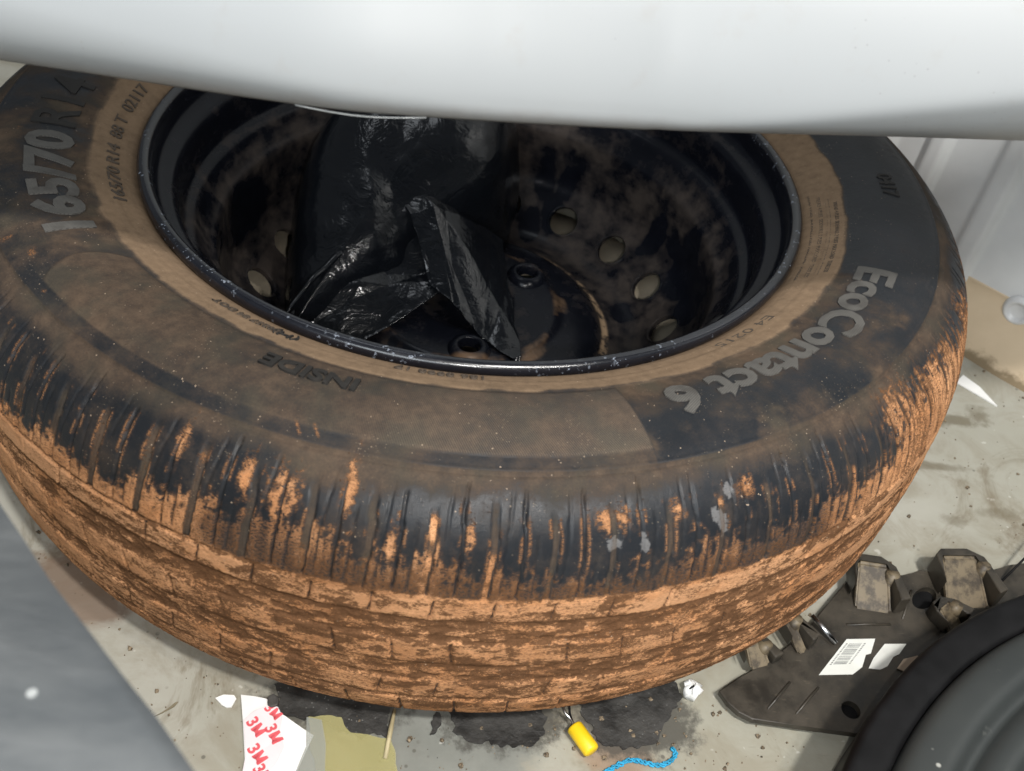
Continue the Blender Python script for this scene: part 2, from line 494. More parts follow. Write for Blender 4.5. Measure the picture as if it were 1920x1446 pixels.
wall_m = m_simple("grey_sheet_metal", (.555, .57, .57), .38, .06, 14, .05, spec=.5)
D0 = .338
a = np.arange(-1.4, .9, .002)
ribs = [(.150, .010, .0065), (.203, .012, .0050), (.111, .010, .0065), (.060, .010, .0045), (.010, .010, .0045), (-.04, .010, .0045), (-.09, .010, .0045), (.345, .012, .004), (.40, .01, .0045)]
off = np.zeros_like(a)
for c, w, h in ribs:
    off += h * (1 - sst(w * .45, w, np.abs(a - c)))
zz = np.r_[np.linspace(FZ + .01, -.02, 12), np.linspace(0, .95, 20)]
P = np.zeros((len(a), len(zz), 3))
for i, (x, o_) in enumerate(zip(a, off)):
    for j, z in enumerate(zz):
        P[i, j] = wallp(x, D0 - o_, z)
wall = link("sheet_wall", grid_mesh("sheet_wall", P), wall_m)
tag(wall, "pale grey pressed sheet metal wall with upright ribs behind the tyre", "wall")
# domed bolt cap on the wall
bc = lathe([(.0, .0012), (.005, .0012), (.0062, .0018), (.0072, .0034), (.0085, .0040), (.0100, .0034), (.0112, .0016), (.0120, .0)], 40)[0]
me = grid_mesh("bolt_cap", bc, closed_u=True)
o = link("bolt_cap", me, m_simple("bright_cap", (.55, .56, .56), .3, .03, 40, .02), wall)
bp_ = wallp(.2575, D0 - .001, -.050)
q = (-WN).to_track_quat('Z', 'Y')
me.transform(Matrix.Translation(bp_) @ q.to_matrix().to_4x4())
# tan sloping skirting between floor and wall
sk_m = NT("dusty_tan_sheet")
no = sk_m.noise(40, 5, .6)
cc = sk_m.mix(no, (.46, .365, .245), (.58, .47, .33))
sx = sk_m.n('ShaderNodeSeparateXYZ'); sk_m.set(sx.inputs[0], sk_m.co())
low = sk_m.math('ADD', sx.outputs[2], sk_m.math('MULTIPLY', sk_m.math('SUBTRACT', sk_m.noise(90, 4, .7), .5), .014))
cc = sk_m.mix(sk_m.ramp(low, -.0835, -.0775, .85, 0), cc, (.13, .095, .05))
sk_m = sk_m.fin(cc, .75, sk_m.bump(no, .2, .001), spec=.3)
prof = catmull([(.2995, FZ), (.3030, -.0812), (.3110, -.0775), (.3220, -.0710), (.3310, -.0630), (.3360, -.0540), (.3375, -.0470), (.3372, -.0440), (.341, -.0440)], .002)
al = np.arange(-1.4, .9, .01)
P = np.zeros((len(al), len(prof), 3))
for i, x in enumerate(al):
    wob = .0016 * math.sin(x * 31) + .001 * math.sin(x * 83 + 1)
    lift = .016 * float(sst(.245, .190, np.array(x))) * 1.0
    for j, (d, z) in enumerate(prof):
        P[i, j] = wallp(x, d + wob * (1 - j / len(prof)), z + lift * (j / len(prof)) ** 1.5 * 0 )
tag(link("skirting", grid_mesh("skirting", P), sk_m), "dusty tan sloped skirting along the foot of the grey sheet wall", "skirting")

# ------------------------------------------------------------------ the tyre
wheel = empty("spare_wheel", (0, 0, FZ))
tag(wheel, "muddy black spare tyre lying flat on its painted steel wheel", "wheel")

UP = [(.1885, .060), (.1925, .0645), (.1945, .0668), (.1990, .0700), (.2070, .0742), (.2150, .0778), (.2250, .0815), (.2350, .0840), (.2460, .0852),
      (.2570, .0845), (.2657, .0823), (.2750, .0770), (.2835, .0700), (.2895, .0620), (.2935, .0525), (.2962, .0420), (.2975, .0300), (.2983, .0150), (.2986, 0)]
PROF = UP + [(r, -z) for r, z in UP[-2::-1]]
pq, ps = catmull(PROF, None)
def s_of(r=None, z=None):
    up = pq[:, 1] >= -1e-9
    if z is not None:
        return float(np.interp(-z, -pq[:, 1][ps > .085], ps[ps > .085]))
    k = up & (ps < .13)
    return float(np.interp(r, pq[k, 0], ps[k]))
SB = s_of(r=.2657); SBEAD = s_of(r=.2165)
SC = s_of(z=.0385)
S_END = s_of(z=-.067)
def prof_at(s):
    r, z = np.interp(s, ps, pq[:, 0]), np.interp(s, ps, pq[:, 1])
    e = 1e-4
    dr, dz = np.interp(s + e, ps, pq[:, 0]) - np.interp(s - e, ps, pq[:, 0]), np.interp(s + e, ps, pq[:, 1]) - np.interp(s - e, ps, pq[:, 1])
    l = np.hypot(dr, dz) + 1e-12
    return r, z, -dz / l, dr / l            # point and outward normal
sv = np.r_[np.arange(0, SBEAD, .0016), np.arange(SBEAD, SB - .012, .0016), np.arange(SB - .012, S_END, .00085), np.linspace(S_END, ps[-1], 40)]
tv = np.radians(np.r_[np.linspace(-206, 26, 1680), np.linspace(26, 154, 190)[1:-1]])
TH, SS = np.meshgrid(tv, sv, indexing='ij')
r0, z0, nr, nz = prof_at(SS)
deg = np.degrees(TH)
deg = np.where(deg > 154, deg - 360, deg)
U = TH * .28                                   # metres round the tyre
t = (SS - SB) / (SC - SB)                      # 0 at the mould line, 1 at the first tread groove
PITCH = 4.8
def lines(d, t_, pitch, phase):                # signed distance in metres from the nearest of a set of radial lines
    x = (d - phase) / pitch
    return (x - np.round(x)) * RAD(pitch) * .285, np.round(x)
d = np.zeros_like(SS)                          # displacement along the normal
wig = .0007 * (vn(U * 220, SS * 200, 3) - .5)
# shoulder: wide grooves with a kinked head, thin sipes between
kink = .20 * np.tanh((t - .42) * 9) * np.exp(-((t - .42) / .5) ** 2)
slant = -.75 * (t - .5)
lw, idw = lines(deg - slant - kink, t, PITCH, .6)
top_w = .10 + .16 * _h(idw, idw * 0, 1, 5)
wide = (1 - sst(.0010, .0017, np.abs(lw + wig))) * sst(top_w, top_w + .18, t) * (1 - sst(.985, 1.01, t))
lt, idt = lines(deg - slant * .8 - kink * .7, t, PITCH, 3.0)
top_t = .02 + .22 * _h(idt, idt * 0, 2, 9)
thin = (1 - sst(.0002, .00065, np.abs(lt + .6 * wig))) * sst(top_t, top_t + .08, t) * (1 - sst(.95, 1.0, t))
lx, idx = lines(deg - slant * 1.1, t, PITCH, 1.75)
ly2, idy = lines(deg - slant * .9 - kink * .4, t, PITCH, 4.15)
ends = .40 + .5 * _h(idx, idx * 0, 3, 4)
extra = (1 - sst(.0002, .0007, np.abs(lx + wig))) * sst(.08, .2, t) * (1 - sst(ends, ends + .12, t)) * .8
ends2 = .30 + .4 * _h(idy, idy * 0, 3, 14)
extra = np.maximum(extra, (1 - sst(.0002, .0008, np.abs(ly2 - wig))) * sst(ends2, ends2 + .12, t) * (1 - sst(.92, .99, t)) * .8)
cutl = (1 - sst(.0002, .00065, np.abs(np.abs(lw + wig) - .0014))) * sst(top_w + .1, top_w + .3, t) * (1 - sst(.97, 1.0, t)) * (lw > 0)
d -= .0006 * wide + .0023 * thin + .0007 * extra + .0016 * cutl
# circumferential tread: ribs and grooves by height z
zc = z0
on_tread = (SS > SC - .004)
def band(lo, hi, e=.0007): return sst(lo - e, lo + e, zc) * (1 - sst(hi - e, hi + e, zc))
zw = .0024 * (fbm(U * 70, SS * 10, 11, 4) - .5)
zc = z0 + zw
mainline = band(.0372, .0392, .0006)
gr1, gr2, gr3 = band(.0095, .0255), band(-.0215, -.0060), band(-.0400, -.0365, .0006)
treadmask = sst(SC - .002, SC, SS)
fill1 = fbm(U * 160, SS * 330, 21, 4); lump = fbm(U * 420, SS * 700, 22, 3)
grooves = np.clip(gr1 + gr2, 0, 1)
mainline = mainline * (.10 + .90 * (1 - sst(-118, -100, deg)) + .5 * sst(-62, -48, deg))
d -= .0024 * mainline * (.5 + .5 * sst(.35, .6, fbm(U * 50, SS * 5, 40, 2)))
d -= grooves * (.0013 - .0007 * sst(.25, .75, fill1)) * treadmask
d -= .0010 * gr3 * treadmask
# sipes across the ribs
ribsip = 0
for k, (lo, hi, ph, sl) in enumerate(((.026, .037, 1.2, 9.), (-.0055, .009, 3.1, -7.), (-.036, -.0225, 2.2, 8.), (-.072, -.041, 4.2, -5.))):
    l, _i = lines(deg - sl * (zc - (lo + hi) / 2) * 3, t, PITCH, ph)
    keep = (.30 + .70 * (_h(_i, _i * 0, 5, 60 + k) > .35)) * (1. if k in (0, 3) else .8)
    ribsip = ribsip + (1 - sst(.0003, .0008, np.abs(l + .8 * wig))) * band(lo, hi, .0005) * keep
ribsip = np.clip(ribsip, 0, 1)
d -= .0016 * ribsip
# mould lines and the raised plain patch of the sidewall
d += .0005 * np.exp(-((SS - SB) / .0008) ** 2) - .0011 * np.exp(-((SS - SB - .0019) / .0007) ** 2)
s_p0, s_p1 = s_of(r=.219), s_of(r=.2595)
inpatch = sst(-138.0, -137.4, deg - 9 * ((SS - s_p0) / (s_p1 - s_p0) - .5) ** 2 * 1.0) * (1 - sst(-71.6, -71.2, deg))
inpatch = inpatch * sst(s_p0 - .0008, s_p0 + .0008, SS) * (1 - sst(s_p1 - .0006, s_p1 + .0006, SS))
d += .0006 * inpatch
d += .0005 * (1 - sst(SBEAD - .001, SBEAD + .001, SS)) * sst(.010, .012, SS)
for rr in (.2000, .2035, .2075):
    d += .0004 * np.exp(-((SS - s_of(r=rr)) / .0006) ** 2)

# -- what lies on the rubber: mud, dust, grit with painted dark crevices, scuffs (marks with shapes of their own)
kd = np.array([-206, -190, -170, -150, -138, -125, -116, -109, -104, -99, -95, -88, -80, -72, -66, -61, -55, -50, -45, -38, -30, -18, 10, 26, 90, 160])
kt = np.array([.55, .60, .62, .80, .86, .80, .76, .68, .46, .60, .80, .78, .82, .78, .72, .70, .74, .76, .50, .22, .30, .50, .55, .5, .5, .6])
thr = np.interp(deg, kd, kt)
stre = fbm(U * 330 + 60 * slant * .0049, SS * 30, 31, 4)       # streaks running across the shoulder
blot = fbm(U * 75, SS * 75, 32, 4)
crumb = fbm(U * 500, SS * 500, 33, 3)
lefts = 1 - sst(-116, -106, deg)
fieldm = (t - thr) * (2.0 + 1.2 * lefts) + (1.0 - .55 * lefts) * (stre - .5) + .9 * (blot - .5) + .9 * (crumb - .5)
mud = .92 * sst(-.36, .46, fieldm) * sst(.02, .2, t)
mid_ = sst(-113, -107, deg) * (1 - sst(-56, -50, deg)) * (1 - treadmask)
mud = mud * (1 - mid_) + mid_ * np.minimum(mud, .47 + .40 * (blot - .45) + .35 * (stre - .5))
# mud lodged beside some grooves and in loose patches higher on the shoulder
lod = (wide * (_h(idw, idw * 0, 4, 71) > .45) * sst(.35, .5, fbm(U * 40, SS * 60, 72, 3)) + .8 * np.exp(-((lw - .0022) / .0011) ** 2) * (_h(idw, idw * 0, 6, 73) > .5) * sst(.3, .55, t) * sst(.4, .6, blot))
mud = np.maximum(mud, np.clip(lod, 0, 1) * sst(.22, .4, t) * .9)
def spot(d0, t0, wd, wt): return np.exp(-(((deg - d0) / wd) ** 2 + ((t - t0) / wt) ** 2))
for s_ in ((-102.5, .40, 2.2, .28), (-97.5, .22, .8, .3), (-76, .36, 1.9, .16), (-87.6, .46, .55, .20), (-63.8, .30, 1.3, .16), (-106, .36, .8, .25), (-112, .28, .8, .25), (-70.5, .36, .8, .13), (-93.6, .60, .7, .2), (-43, .35, 4.5, .35), (-36, .5, 4, .4)):
    mud = np.maximum(mud, .85 * sst(.22, 1.05, .85 * spot(*s_) + .75 * (crumb - .5) + .6 * (stre - .5)))
# tread face
faceb = .80 + .5 * (blot - .45)
crumbline = (np.exp(-((np.abs(lt + .6 * wig) - .0016) / .0008) ** 2) + np.exp(-((np.abs(lw + wig) - .0021) / .0009) ** 2)) * sst(.45, .62, fbm(U * 120, SS * 160, 76, 3)) * sst(.15, .35, t)
mud = np.maximum(mud, .52 * np.clip(crumbline, 0, 1) * sst(-70, -66, -np.abs(deg + 90)))
mud = np.where(t >= 1, np.maximum(sst(.2, .6, faceb), .86), mud)
mud = mud * (1 - .9 * ribsip * .75) * (1 - .5 * mainline * on_tread) * (1 - thin * .85) * (1 - extra * .7) * (1 - cutl * .8) * (1 - wide * .8 * sst(.40, .50, fbm(U * 34, SS * 22, 44, 2)))
dash = fbm(U * 170, SS * 420, 57, 4)
grit = .05 + .62 * sst(.47, .60, dash) * treadmask * sst(-150, -105, deg) * (.45 + .55 * sst(.35, .55, fbm(U * 26, SS * 45, 58, 3))) + grooves * treadmask * (.16 + .50 * sst(.62, .34, fill1)) + .16 * gr3 + .5 * np.exp(-((zc - .0245) / .0018) ** 2) * treadmask + .22 * np.exp(-((zc + .0052) / .002) ** 2)  # dark specks, plus crevice shade painted into the grooves
ribdirty = sst(.50, .64, fbm(U * 55, SS * 120, 52, 4))
grit = grit + .40 * ribdirty * (1 - grooves) * treadmask * sst(-128, -100, deg) + .12 * treadmask
grit = grit + .55 * sst(.6, .95, t) * (1 - treadmask) * sst(-115, -98, deg) * (1 - sst(-58, -52, deg)) * (.75 + 1.2 * (crumb - .5))
grit = grit + .15 * (1 - treadmask)
grit = grit + .42 * sst(-60, -30, deg) * (1 - treadmask) * sst(.35, .6, stre)
grit -= .25 * (1 - sst(-135, -110, deg)) * treadmask
low = sst(-.026, -.036, zc)
grit = grit + low * .18 * sst(.4, .6, blot)
# lumps of mud on the mudded faces
d += mud * (.0006 * (lump - .4) + .0004 * (fill1 - .4) * sst(.4, .8, grit + treadmask * .25)) * sst(.3, .6, mud)
rib = (band(.0262, .0368) * np.where((deg > -104) & (deg < -76), .60, 1.) + band(-.0052, .0088) * np.where(deg > -76, .85, .25) * sst(.40, .55, fbm(U * 18, SS * 10, 63, 3)) + .22 * band(-.036, -.022)) * treadmask
rib = np.clip(rib, 0, 1)
grit = grit - .30 * rib * sst(.42, .56, fbm(U * 34, SS * 60, 61, 3))
# dust
side = (t < 0)
bead = 1 - sst(SBEAD - .0012, SBEAD + .0018, SS + .004 * (fbm(U * 60, SS * 60, 81, 3) - .5) - .006 * sst(-60, -10, deg) * 0)
dust = .10 + .25 * (fbm(U * 24, SS * 24, 82, 4) - .35)
dust = np.where(deg < -71.5, dust + .29 + .28 * (fbm(U * 50, SS * 50, 91, 4) - .5), dust)                         # the brownish plain patch and left side
dust = dust + inpatch * (.16 + .16 * (1 - sst(-132, -112, deg))) - (1 - inpatch) * .17 * sst(-140, -136, deg) * (1 - sst(-72, -71, deg)) * (SS > s_p1) * sst(.40, .62, fbm(U * 30, SS * 30, 85, 3))
left = 1 - sst(-140, -137, deg)
dust = dust + left * (1.5 * (fbm(U * 38, SS * 38, 83, 4) - .52)) + left * .35 * sst(s_of(r=.232), s_of(r=.219), SS)
clean = sst(-71.6, -71.2, deg) * (1 - sst(-27.5, -25.5, deg)) * (1 - bead)
dust = dust * (1 - .85 * clean) + clean * (.06 + .35 * sst(.45, .75, fbm(U * 30, SS * 44, 92, 4)) + .50 * sst(s_of(r=.234), s_of(r=.220), SS) + .5 * sst(.57, .72, fbm(U * 42, SS * 42, 84, 4)) * sst(s_of(r=.246), s_of(r=.258), SS))
dust = dust - .10 * sst(-26, -22, deg) * (deg < 60) * (1 - bead)
dust = np.maximum(dust, bead * (.92 - .10 * fbm(U * 120, SS * 120, 86, 3)))
dust = np.where(side, dust, np.maximum(.62 * (1 - sst(.08, .34, t + .25 * (fbm(U * 60, SS * 20, 87, 3) - .5))) * sst(-.15, .05, .1 + .5 * (fbm(U * 25, 0 * SS + 3, 88, 2) - .3)), .10 + .5 * (fbm(U * 90, SS * 50, 89, 4) - .45)))
dust = np.maximum(dust, wide * (.55 + .3 * (blot - .5)))
dust = np.clip(dust, 0, 1)
wedge = (np.abs(deg - (-116)) < 60)
# two orange scratches and smears on the sidewall
for d0, rr, L in ((-103.2, .2615, 1.5), (-101.6, .2605, 1.2)):
    x = (deg - d0) * RAD(1) * .26; y = SS - s_of(r=rr)
    l_ = np.abs(x * .80 - y * .6); m_ = np.abs(x * .6 + y * .8)
    mud = np.maximum(mud, .48 * (1 - sst(.0003, .0011, l_)) * (1 - sst(.002, .005, m_)))
for (d0, r_, wd, ws) in ((-140.5, .2555, 1.4, .0035), (-144, .262, 1.2, .004), (-158, .259, 1.6, .003), (-166, .250, 1.0, .003), (-163.5, .2235, .9, .0025), (-134, .2625, 1.0, .002)):
    e = .8 * np.exp(-((deg - d0) / wd) ** 2 - ((SS - s_of(r=r_)) / ws) ** 2)
    mud = np.maximum(mud, sst(.42, .8, e + .9 * (crumb - .5) + .6 * (blot - .5)) * .40)
for k in range(0):
    pass
scuff = np.zeros_like(SS)
for (d0, t0, wd, wt) in ((-65.6, .30, .55, .08), (-67.2, .46, .6, .09), (-76.2, .54, 1.0, .08), (-73.6, .56, .5, .1), (-66.5, .52, .7, .12)):
    scuff = np.maximum(scuff, sst(.35, .75, spot(d0, t0, wd, wt) + .9 * (crumb - .5)))
mud = mud * (1 - scuff)
P = np.stack([(r0 + d * nr) * np.cos(TH), (r0 + d * nr) * np.sin(TH), z0 + d * nz], -1)
P[..., 2] = np.maximum(P[..., 2], FZ + .0004)
me = grid_mesh("tyre", P, closed_u=True, flip=True)
for nm, a_ in (('mud', mud), ('dust', dust), ('grit', grit), ('hatch', inpatch * sst(-104, -86, deg)), ('scuff', scuff), ('rib', rib), ('beige', bead * (1 - on_tread))): attr(me, nm, a_)
attrv(me, 'tuv', np.stack([U, SS, 0 * U], -1))
tyre = link("tyre", me, MAT['tyre'], wheel)

# moulded lettering wrapped on the sidewall (clockwise, tops outward)
def lettering(text, cap, r_base, th_start, arc, mat, lift=.0007, bold=0., parent=None, shear=0.0, sub=.002):
    cu = bpy.data.curves.new("lettering", 'FONT')
    cu.body = text; cu.size = cap / .70; cu.extrude = .0006; cu.offset = bold; cu.resolution_u = 3; cu.shear = shear
    to = bpy.data.objects.new("tmp", cu); C.objects.link(to)
    dg = bpy.context.evaluated_depsgraph_get()
    tm = bpy.data.meshes.new_from_object(to.evaluated_get(dg))
    bpy.data.objects.remove(to); bpy.data.curves.remove(cu)
    bm = bmesh.new(); bm.from_mesh(tm); bpy.data.meshes.remove(tm)
    y = sub
    while y < cap * 1.2:
        bmesh.ops.bisect_plane(bm, geom=bm.verts[:] + bm.edges[:] + bm.faces[:], plane_co=(0, y, 0), plane_no=(0, 1, 0)); y += sub
    x0, x1 = min(v.co.x for v in bm.verts), max(v.co.x for v in bm.verts)
    sb = s_of(r=r_base)
    for v in bm.verts:
        th = RAD(th_start) - (v.co.x - x0) / (x1 - x0) * RAD(arc)
        r, z, a, b = prof_at(sb + v.co.y)
        h = lift + v.co.z - .0006
        v.co = ((r + a * h) * math.cos(th), (r + a * h) * math.sin(th), z + b * h)
    m2 = bm_mesh("lettering", bm)
    return link("lettering", m2, mat, parent, smooth=False)

lettering("165/70", .0215, .2245, -142.8, 23.0, MAT['letter'], bold=.0011, parent=tyre)
lettering("R14", .0215, .2245, -167.6, 13, MAT['letter_dark'], bold=.0005, parent=tyre)
lettering("EcoContact 6", .0190, .2265, -24.5, 42.5, MAT['letter'], bold=.0008, parent=tyre)
lettering("INSIDE", .0085, .2275, -100.0, 10.6, MAT['letter_dark'], bold=.0004, parent=tyre, lift=.0017)
lettering("165/70 R14  88 T  02117", .0068, .2025, -151, 35, MAT['letter_dust'], parent=tyre, lift=.0014)
lettering("186 0990 17", .0048, .2015, -86.6, 11.2, MAT['letter_dust'], parent=tyre, lift=.0014)
lettering("(H)", .0058, .2030, -110.6, 3.6, MAT['letter_dark'], parent=tyre, lift=.0014)
lettering("00257 84 DOT", .0044, .2030, -113.4, 10.5, MAT['letter_dust'], parent=tyre, lift=.0014)
for k, rr in enumerate((.1985, .2025, .2065, .2105)):
    lettering("TREAD 4 PLIES  SIDEWALL 2 PLIES  MAX LOAD  TUBELESS", .0022, rr, -2 - k * 1.2, 27 - k * 2, MAT['letter_dust'], parent=tyre, sub=.004)
lettering("0417", .0085, .2385, 1, 6, MAT['letter_dark'], bold=.0003, parent=tyre)
lettering("E4 0215", .0050, .2015, -41, 12, MAT['letter_dust'], parent=tyre)

# ------------------------------------------------------------------ the steel wheel
RP = [(.1905, .0600), (.1932, .0655), (.1938, .0688), (.1925, .0712), (.1898, .0718), (.1875, .0704), (.1864, .0670), (.1860, .0620), (.1850, .0575), (.1815, .0548),
      (.1775, .0530), (.1752, .0490), (.1742, .0400), (.1738, .0330), (.1728, .0298), (.1700, .0282), (.1672, .0262), (.1640, .0200), (.1600, .0140), (.1572, .0110), (.1562, .0060),
      (.1560, -.0120), (.1575, -.0180), (.1630, -.0260), (.1700, -.0310), (.1735, -.0360), (.1745, -.0560), (.1800, -.0600), (.1840, -.0640), (.1880, -.0700), (.1900, -.0690)]
P, _ = lathe(catmull(RP, .0016), 420)
link("rim", grid_mesh("rim", P, closed_u=True), MAT['rim'], wheel)

DT = [(.1558, -.004), (.1552, -.014), (.1546, -.022), (.1532, -.0285), (.1500, -.0345), (.1440, -.0405), (.1370, -.0475), (.1290, -.0555), (.1230, -.0602), (.1160, -.0622), (.1080, -.0618), (.1010, -.0600), (.0985, -.0592),
      (.0965, -.0580), (.0935, -.0545), (.0880, -.0500), (.0800, -.0470), (.0720, -.0455), (.0665, -.0445), (.0640, -.0425), (.0615, -.0412), (.0560, -.0410), (.0350, -.0410), (.0315, -.0418)]
top = catmull(DT, .0022)
bot = np.stack([top[::-1, 0], top[::-1, 1] - .0035], -1)
P, _ = lathe(np.vstack([top, bot]), 300)
disc = link("wheel_disc", grid_mesh("wheel_disc", P, closed_u=True, closed_v=True), MAT['rim'], wheel)
cb = bmesh.new()
def cutter(x, y, r, zc=-.05, h=.06, sy=1., rot=0.):
    m = Matrix.Translation((x, y, zc)) @ Matrix.Rotation(rot, 4, 'Z') @ Matrix.Scale(sy, 4, (0, 1, 0))
    bmesh.ops.create_cone(cb, cap_ends=True, segments=36, radius1=r, radius2=r, depth=h, matrix=m)
for k in range(18):
    th = RAD(20 * k - .3)
    bmesh.ops.create_cone(cb, cap_ends=True, segments=36, radius1=.0112, radius2=.0112, depth=.03,
                          matrix=Matrix.Translation((.1370 * math.cos(th), .1370 * math.sin(th), -.0478)) @ Matrix.Rotation(th, 4, 'Z') @ Matrix.Rotation(RAD(-43), 4, 'Y'))
LUGS = [(36.4 + 2), (-83.4), (156.5)]
for th in LUGS:
    cutter(.0525 * math.cos(RAD(th)), .0525 * math.sin(RAD(th)), .0068)
cm = bm_mesh("cut", cb)
co = link("cut", cm, None, None, smooth=False)
boolean(disc, co)
disc.data.polygons.foreach_set("use_smooth", np.ones(len(disc.data.polygons), dtype=bool))
bpy.context.view_layer.update()
md = disc.modifiers.new("edge", 'EDGE_SPLIT'); md.split_angle = RAD(42)
for th in LUGS:                                   # pressed conical seats round the bolt holes
    P, _ = lathe([(.0069, -.0030), (.0068, .0030), (.0075, .0042), (.0092, .0046), (.0115, .0034), (.0135, .0008), (.0145, -.0012)], 48)
    P = P + np.array((.0525 * math.cos(RAD(th)), .0525 * math.sin(RAD(th)), -.0410))
    link("bolt_seat", grid_mesh("bolt_seat", P, closed_u=True), MAT['rim'], wheel)
for k in range(18):                               # rolled edges of the vents
    th = RAD(20 * k - .3)
    P, _ = lathe([(.0112, -.0030), (.0114, .0004), (.0122, .0010), (.0130, .0005), (.0134, -.0006)], 40)
    vm_ = grid_mesh("vent_edge", P, closed_u=True)
    vm_.transform(Matrix.Translation((.1370 * math.cos(th), .1370 * math.sin(th), -.0478)) @ Matrix.Rotation(th, 4, 'Z') @ Matrix.Rotation(RAD(-43), 4, 'Y'))
    link("vent_edge", vm_, MAT['rim'], wheel)
P, _ = lathe([(0, -.0475), (.012, -.0475), (.020, -.0470), (.027, -.0450), (.0318, -.0425), (.0325, -.0440)], 64)
link("centre_cap", grid_mesh("centre_cap", P, closed_u=True), MAT['rim'], wheel)
P, _ = lathe([(0, -.0690), (.10, -.0690), (.176, -.0690), (.1765, -.0700), (.176, -.0710), (0, -.0710)], 96)  # added pale disc that brightens the view through the wheel holes
hole_fill = link("hole_fill_disc", grid_mesh("hole_fill_disc", P, closed_u=True), m_simple("pale_tan_fill", (.80, .69, .52), .7, .12, 60, .1))
tag(hole_fill, "pale tan disc added under the steel wheel to brighten its round holes", "added disc")
# rubber foot of the valve
vp = lathe([(.0, .0045), (.003, .0044), (.0055, .0036), (.0075, .0016), (.0082, 0), (.0082, -.004)], 32)[0]
vm = grid_mesh("valve", vp, closed_u=True)
vth = RAD(-31)
vm.transform(Matrix.Translation((.1695 * math.cos(vth), .1695 * math.sin(vth), .0275)) @ Vector((-math.cos(vth) * .8, -math.sin(vth) * .8, .6)).to_track_quat('Z', 'Y').to_matrix().to_4x4())
link("valve", vm, m_simple("valve_rubber", (.018, .018, .019), .5, .3, 90), wheel)

# ------------------------------------------------------------------ the black plastic bag in the wheel
def smooth_poly(poly, n):
    p = np.array(poly); q = catmull(np.vstack([p, p[:1]]), None)[0]
    s = np.r_[0, np.cumsum(np.linalg.norm(np.diff(q, axis=0), axis=1))]
    ss = np.linspace(0, s[-1], n, endpoint=False)
    return np.stack([np.interp(ss, s, q[:, k]) for k in (0, 1)], -1)
foot = smooth_poly([(-.104, -.058), (-.070, -.026), (-.018, .020), (.022, .058), (.030, .100), (.028, .138), (-.030, .146), (-.090, .118), (-.118, .075), (-.119, .020), (-.112, -.030)], 260)
cen = np.array((-.045, .05))
levels = [(1.0, -.052), (1.02, -.046), (1.01, -.034), (.985, -.016), (.945, .004), (.88, .022), (.78, .036), (.66, .044), (.52, .050), (.36, .054), (.2, .056), (.1, .057), (0, .057)]
lv = catmull(levels, .0 + .02)
P = np.zeros((len(foot), len(lv), 3))
for j, (k, z) in enumerate(lv):
    xy = cen + (foot - cen) * k
    rear = sst(-.06, .12, xy[:, 1])
    zz_ = np.where(z > -.045, -.045 + (z + .045) * (.30 + .85 * rear), z)
    P[:, j] = np.c_[xy, zz_]
nrm = np.zeros_like(P); cvec = P - np.array((*cen, -.02)); nrm = cvec / (np.linalg.norm(cvec, axis=-1, keepdims=True) + 1e-9)
def creases(Q, n, seed, lo, hi, c=(0, 0, 0)):
    """piecewise flat facets: a sum of sharp folds across random planes"""
    r = np.random.default_rng(seed); out = 0
    for k in range(n):
        v = r.normal(0, 1, 3); v /= np.linalg.norm(v)
        x = (Q - np.array(c)) @ v - r.uniform(lo, hi)
        out = out + r.uniform(.4, 1.) * (np.abs(x) if k % 2 else -np.abs(x))
    return out
amp = .25 + .75 * sst(.055, -.03, P[..., 1] - .5 * P[..., 0])         # the lower front is the crumpled part
cr = creases(P, 26, 8, -.09, .09, (-.045, .05, 0))
w = ridged3(P * np.array((46, 46, 60)), 5, 2) - .35
P = P + nrm * (np.clip(cr - cr.mean(), -.03, .03) * .09 + w * .0065 * amp)[..., None]
rr = np.hypot(P[..., 0], P[..., 1])
lim = np.where(P[..., 2] < -.02, .149, .151)
kk = np.minimum(1, lim / rr)
P[..., :2] *= kk[..., None]
hubz = np.where(rr < .068, -.0405, np.where(rr < .1, -.056, -.049))
P[..., 2] = np.maximum(P[..., 2], hubz)
bag = link("plastic_bag", grid_mesh("plastic_bag", P, closed_u=True), MAT['bag'])
tag(bag, "crumpled glossy black plastic bag stuffed inside the steel wheel", "bag")
def sheet(name, corners, nu, nv, sag, amp, scale, seed, mat, parent):
    A, B, Cc, D = (np.array(c, float) for c in corners)
    u, v = np.meshgrid(np.linspace(0, 1, nu), np.linspace(0, 1, nv), indexing='ij')
    u_, v_ = u[..., None], v[..., None]
    Q = (A * (1 - u_) + B * u_) * (1 - v_) + (D * (1 - u_) + Cc * u_) * v_
    Q[..., 2] += sag * np.sin(u * math.pi) * (1 - .4 * v)
    ed = .0045 * (ridged3(np.stack([u * 3.5, v * 3.5, 0 * u + seed], -1), seed + 3, 2) - .4)
    edge_ = np.clip(1 - np.minimum(np.minimum(u, 1 - u), np.minimum(v, 1 - v)) / .10, 0, 1)
    Q[..., 0] += ed * edge_ * 1.3; Q[..., 1] += np.roll(ed, 5, 0) * edge_
    nz_ = ridged3(Q * scale, seed, 3) - .35
    cr_ = creases(np.stack([u * 1.2, v * .8, 0 * u], -1), 11, seed, -.45, .45, (.6, .4, 0))
    Q[..., 2] += amp * (1.15 * (cr_ - cr_.mean()) + .10 * nz_)
    rq = np.hypot(Q[..., 0], Q[..., 1])
    Q[..., 2] = np.maximum(Q[..., 2], np.where(rq < .068, -.0395, np.where(rq < .1, -.0550, -.0485)))
    m_ = grid_mesh(name, Q)
    o_ = link(name, m_, mat, parent)
    s_ = o_.modifiers.new("thick", 'SOLIDIFY'); s_.thickness = .0004
    return o_
sheet("bag_flap", [(-.046, .026, -.002), (.022, .044, -.012), (.041, -.060, -.036), (-.022, -.020, -.018)], 110, 130, .010, .017, 40, 41, MAT['bag'], bag)
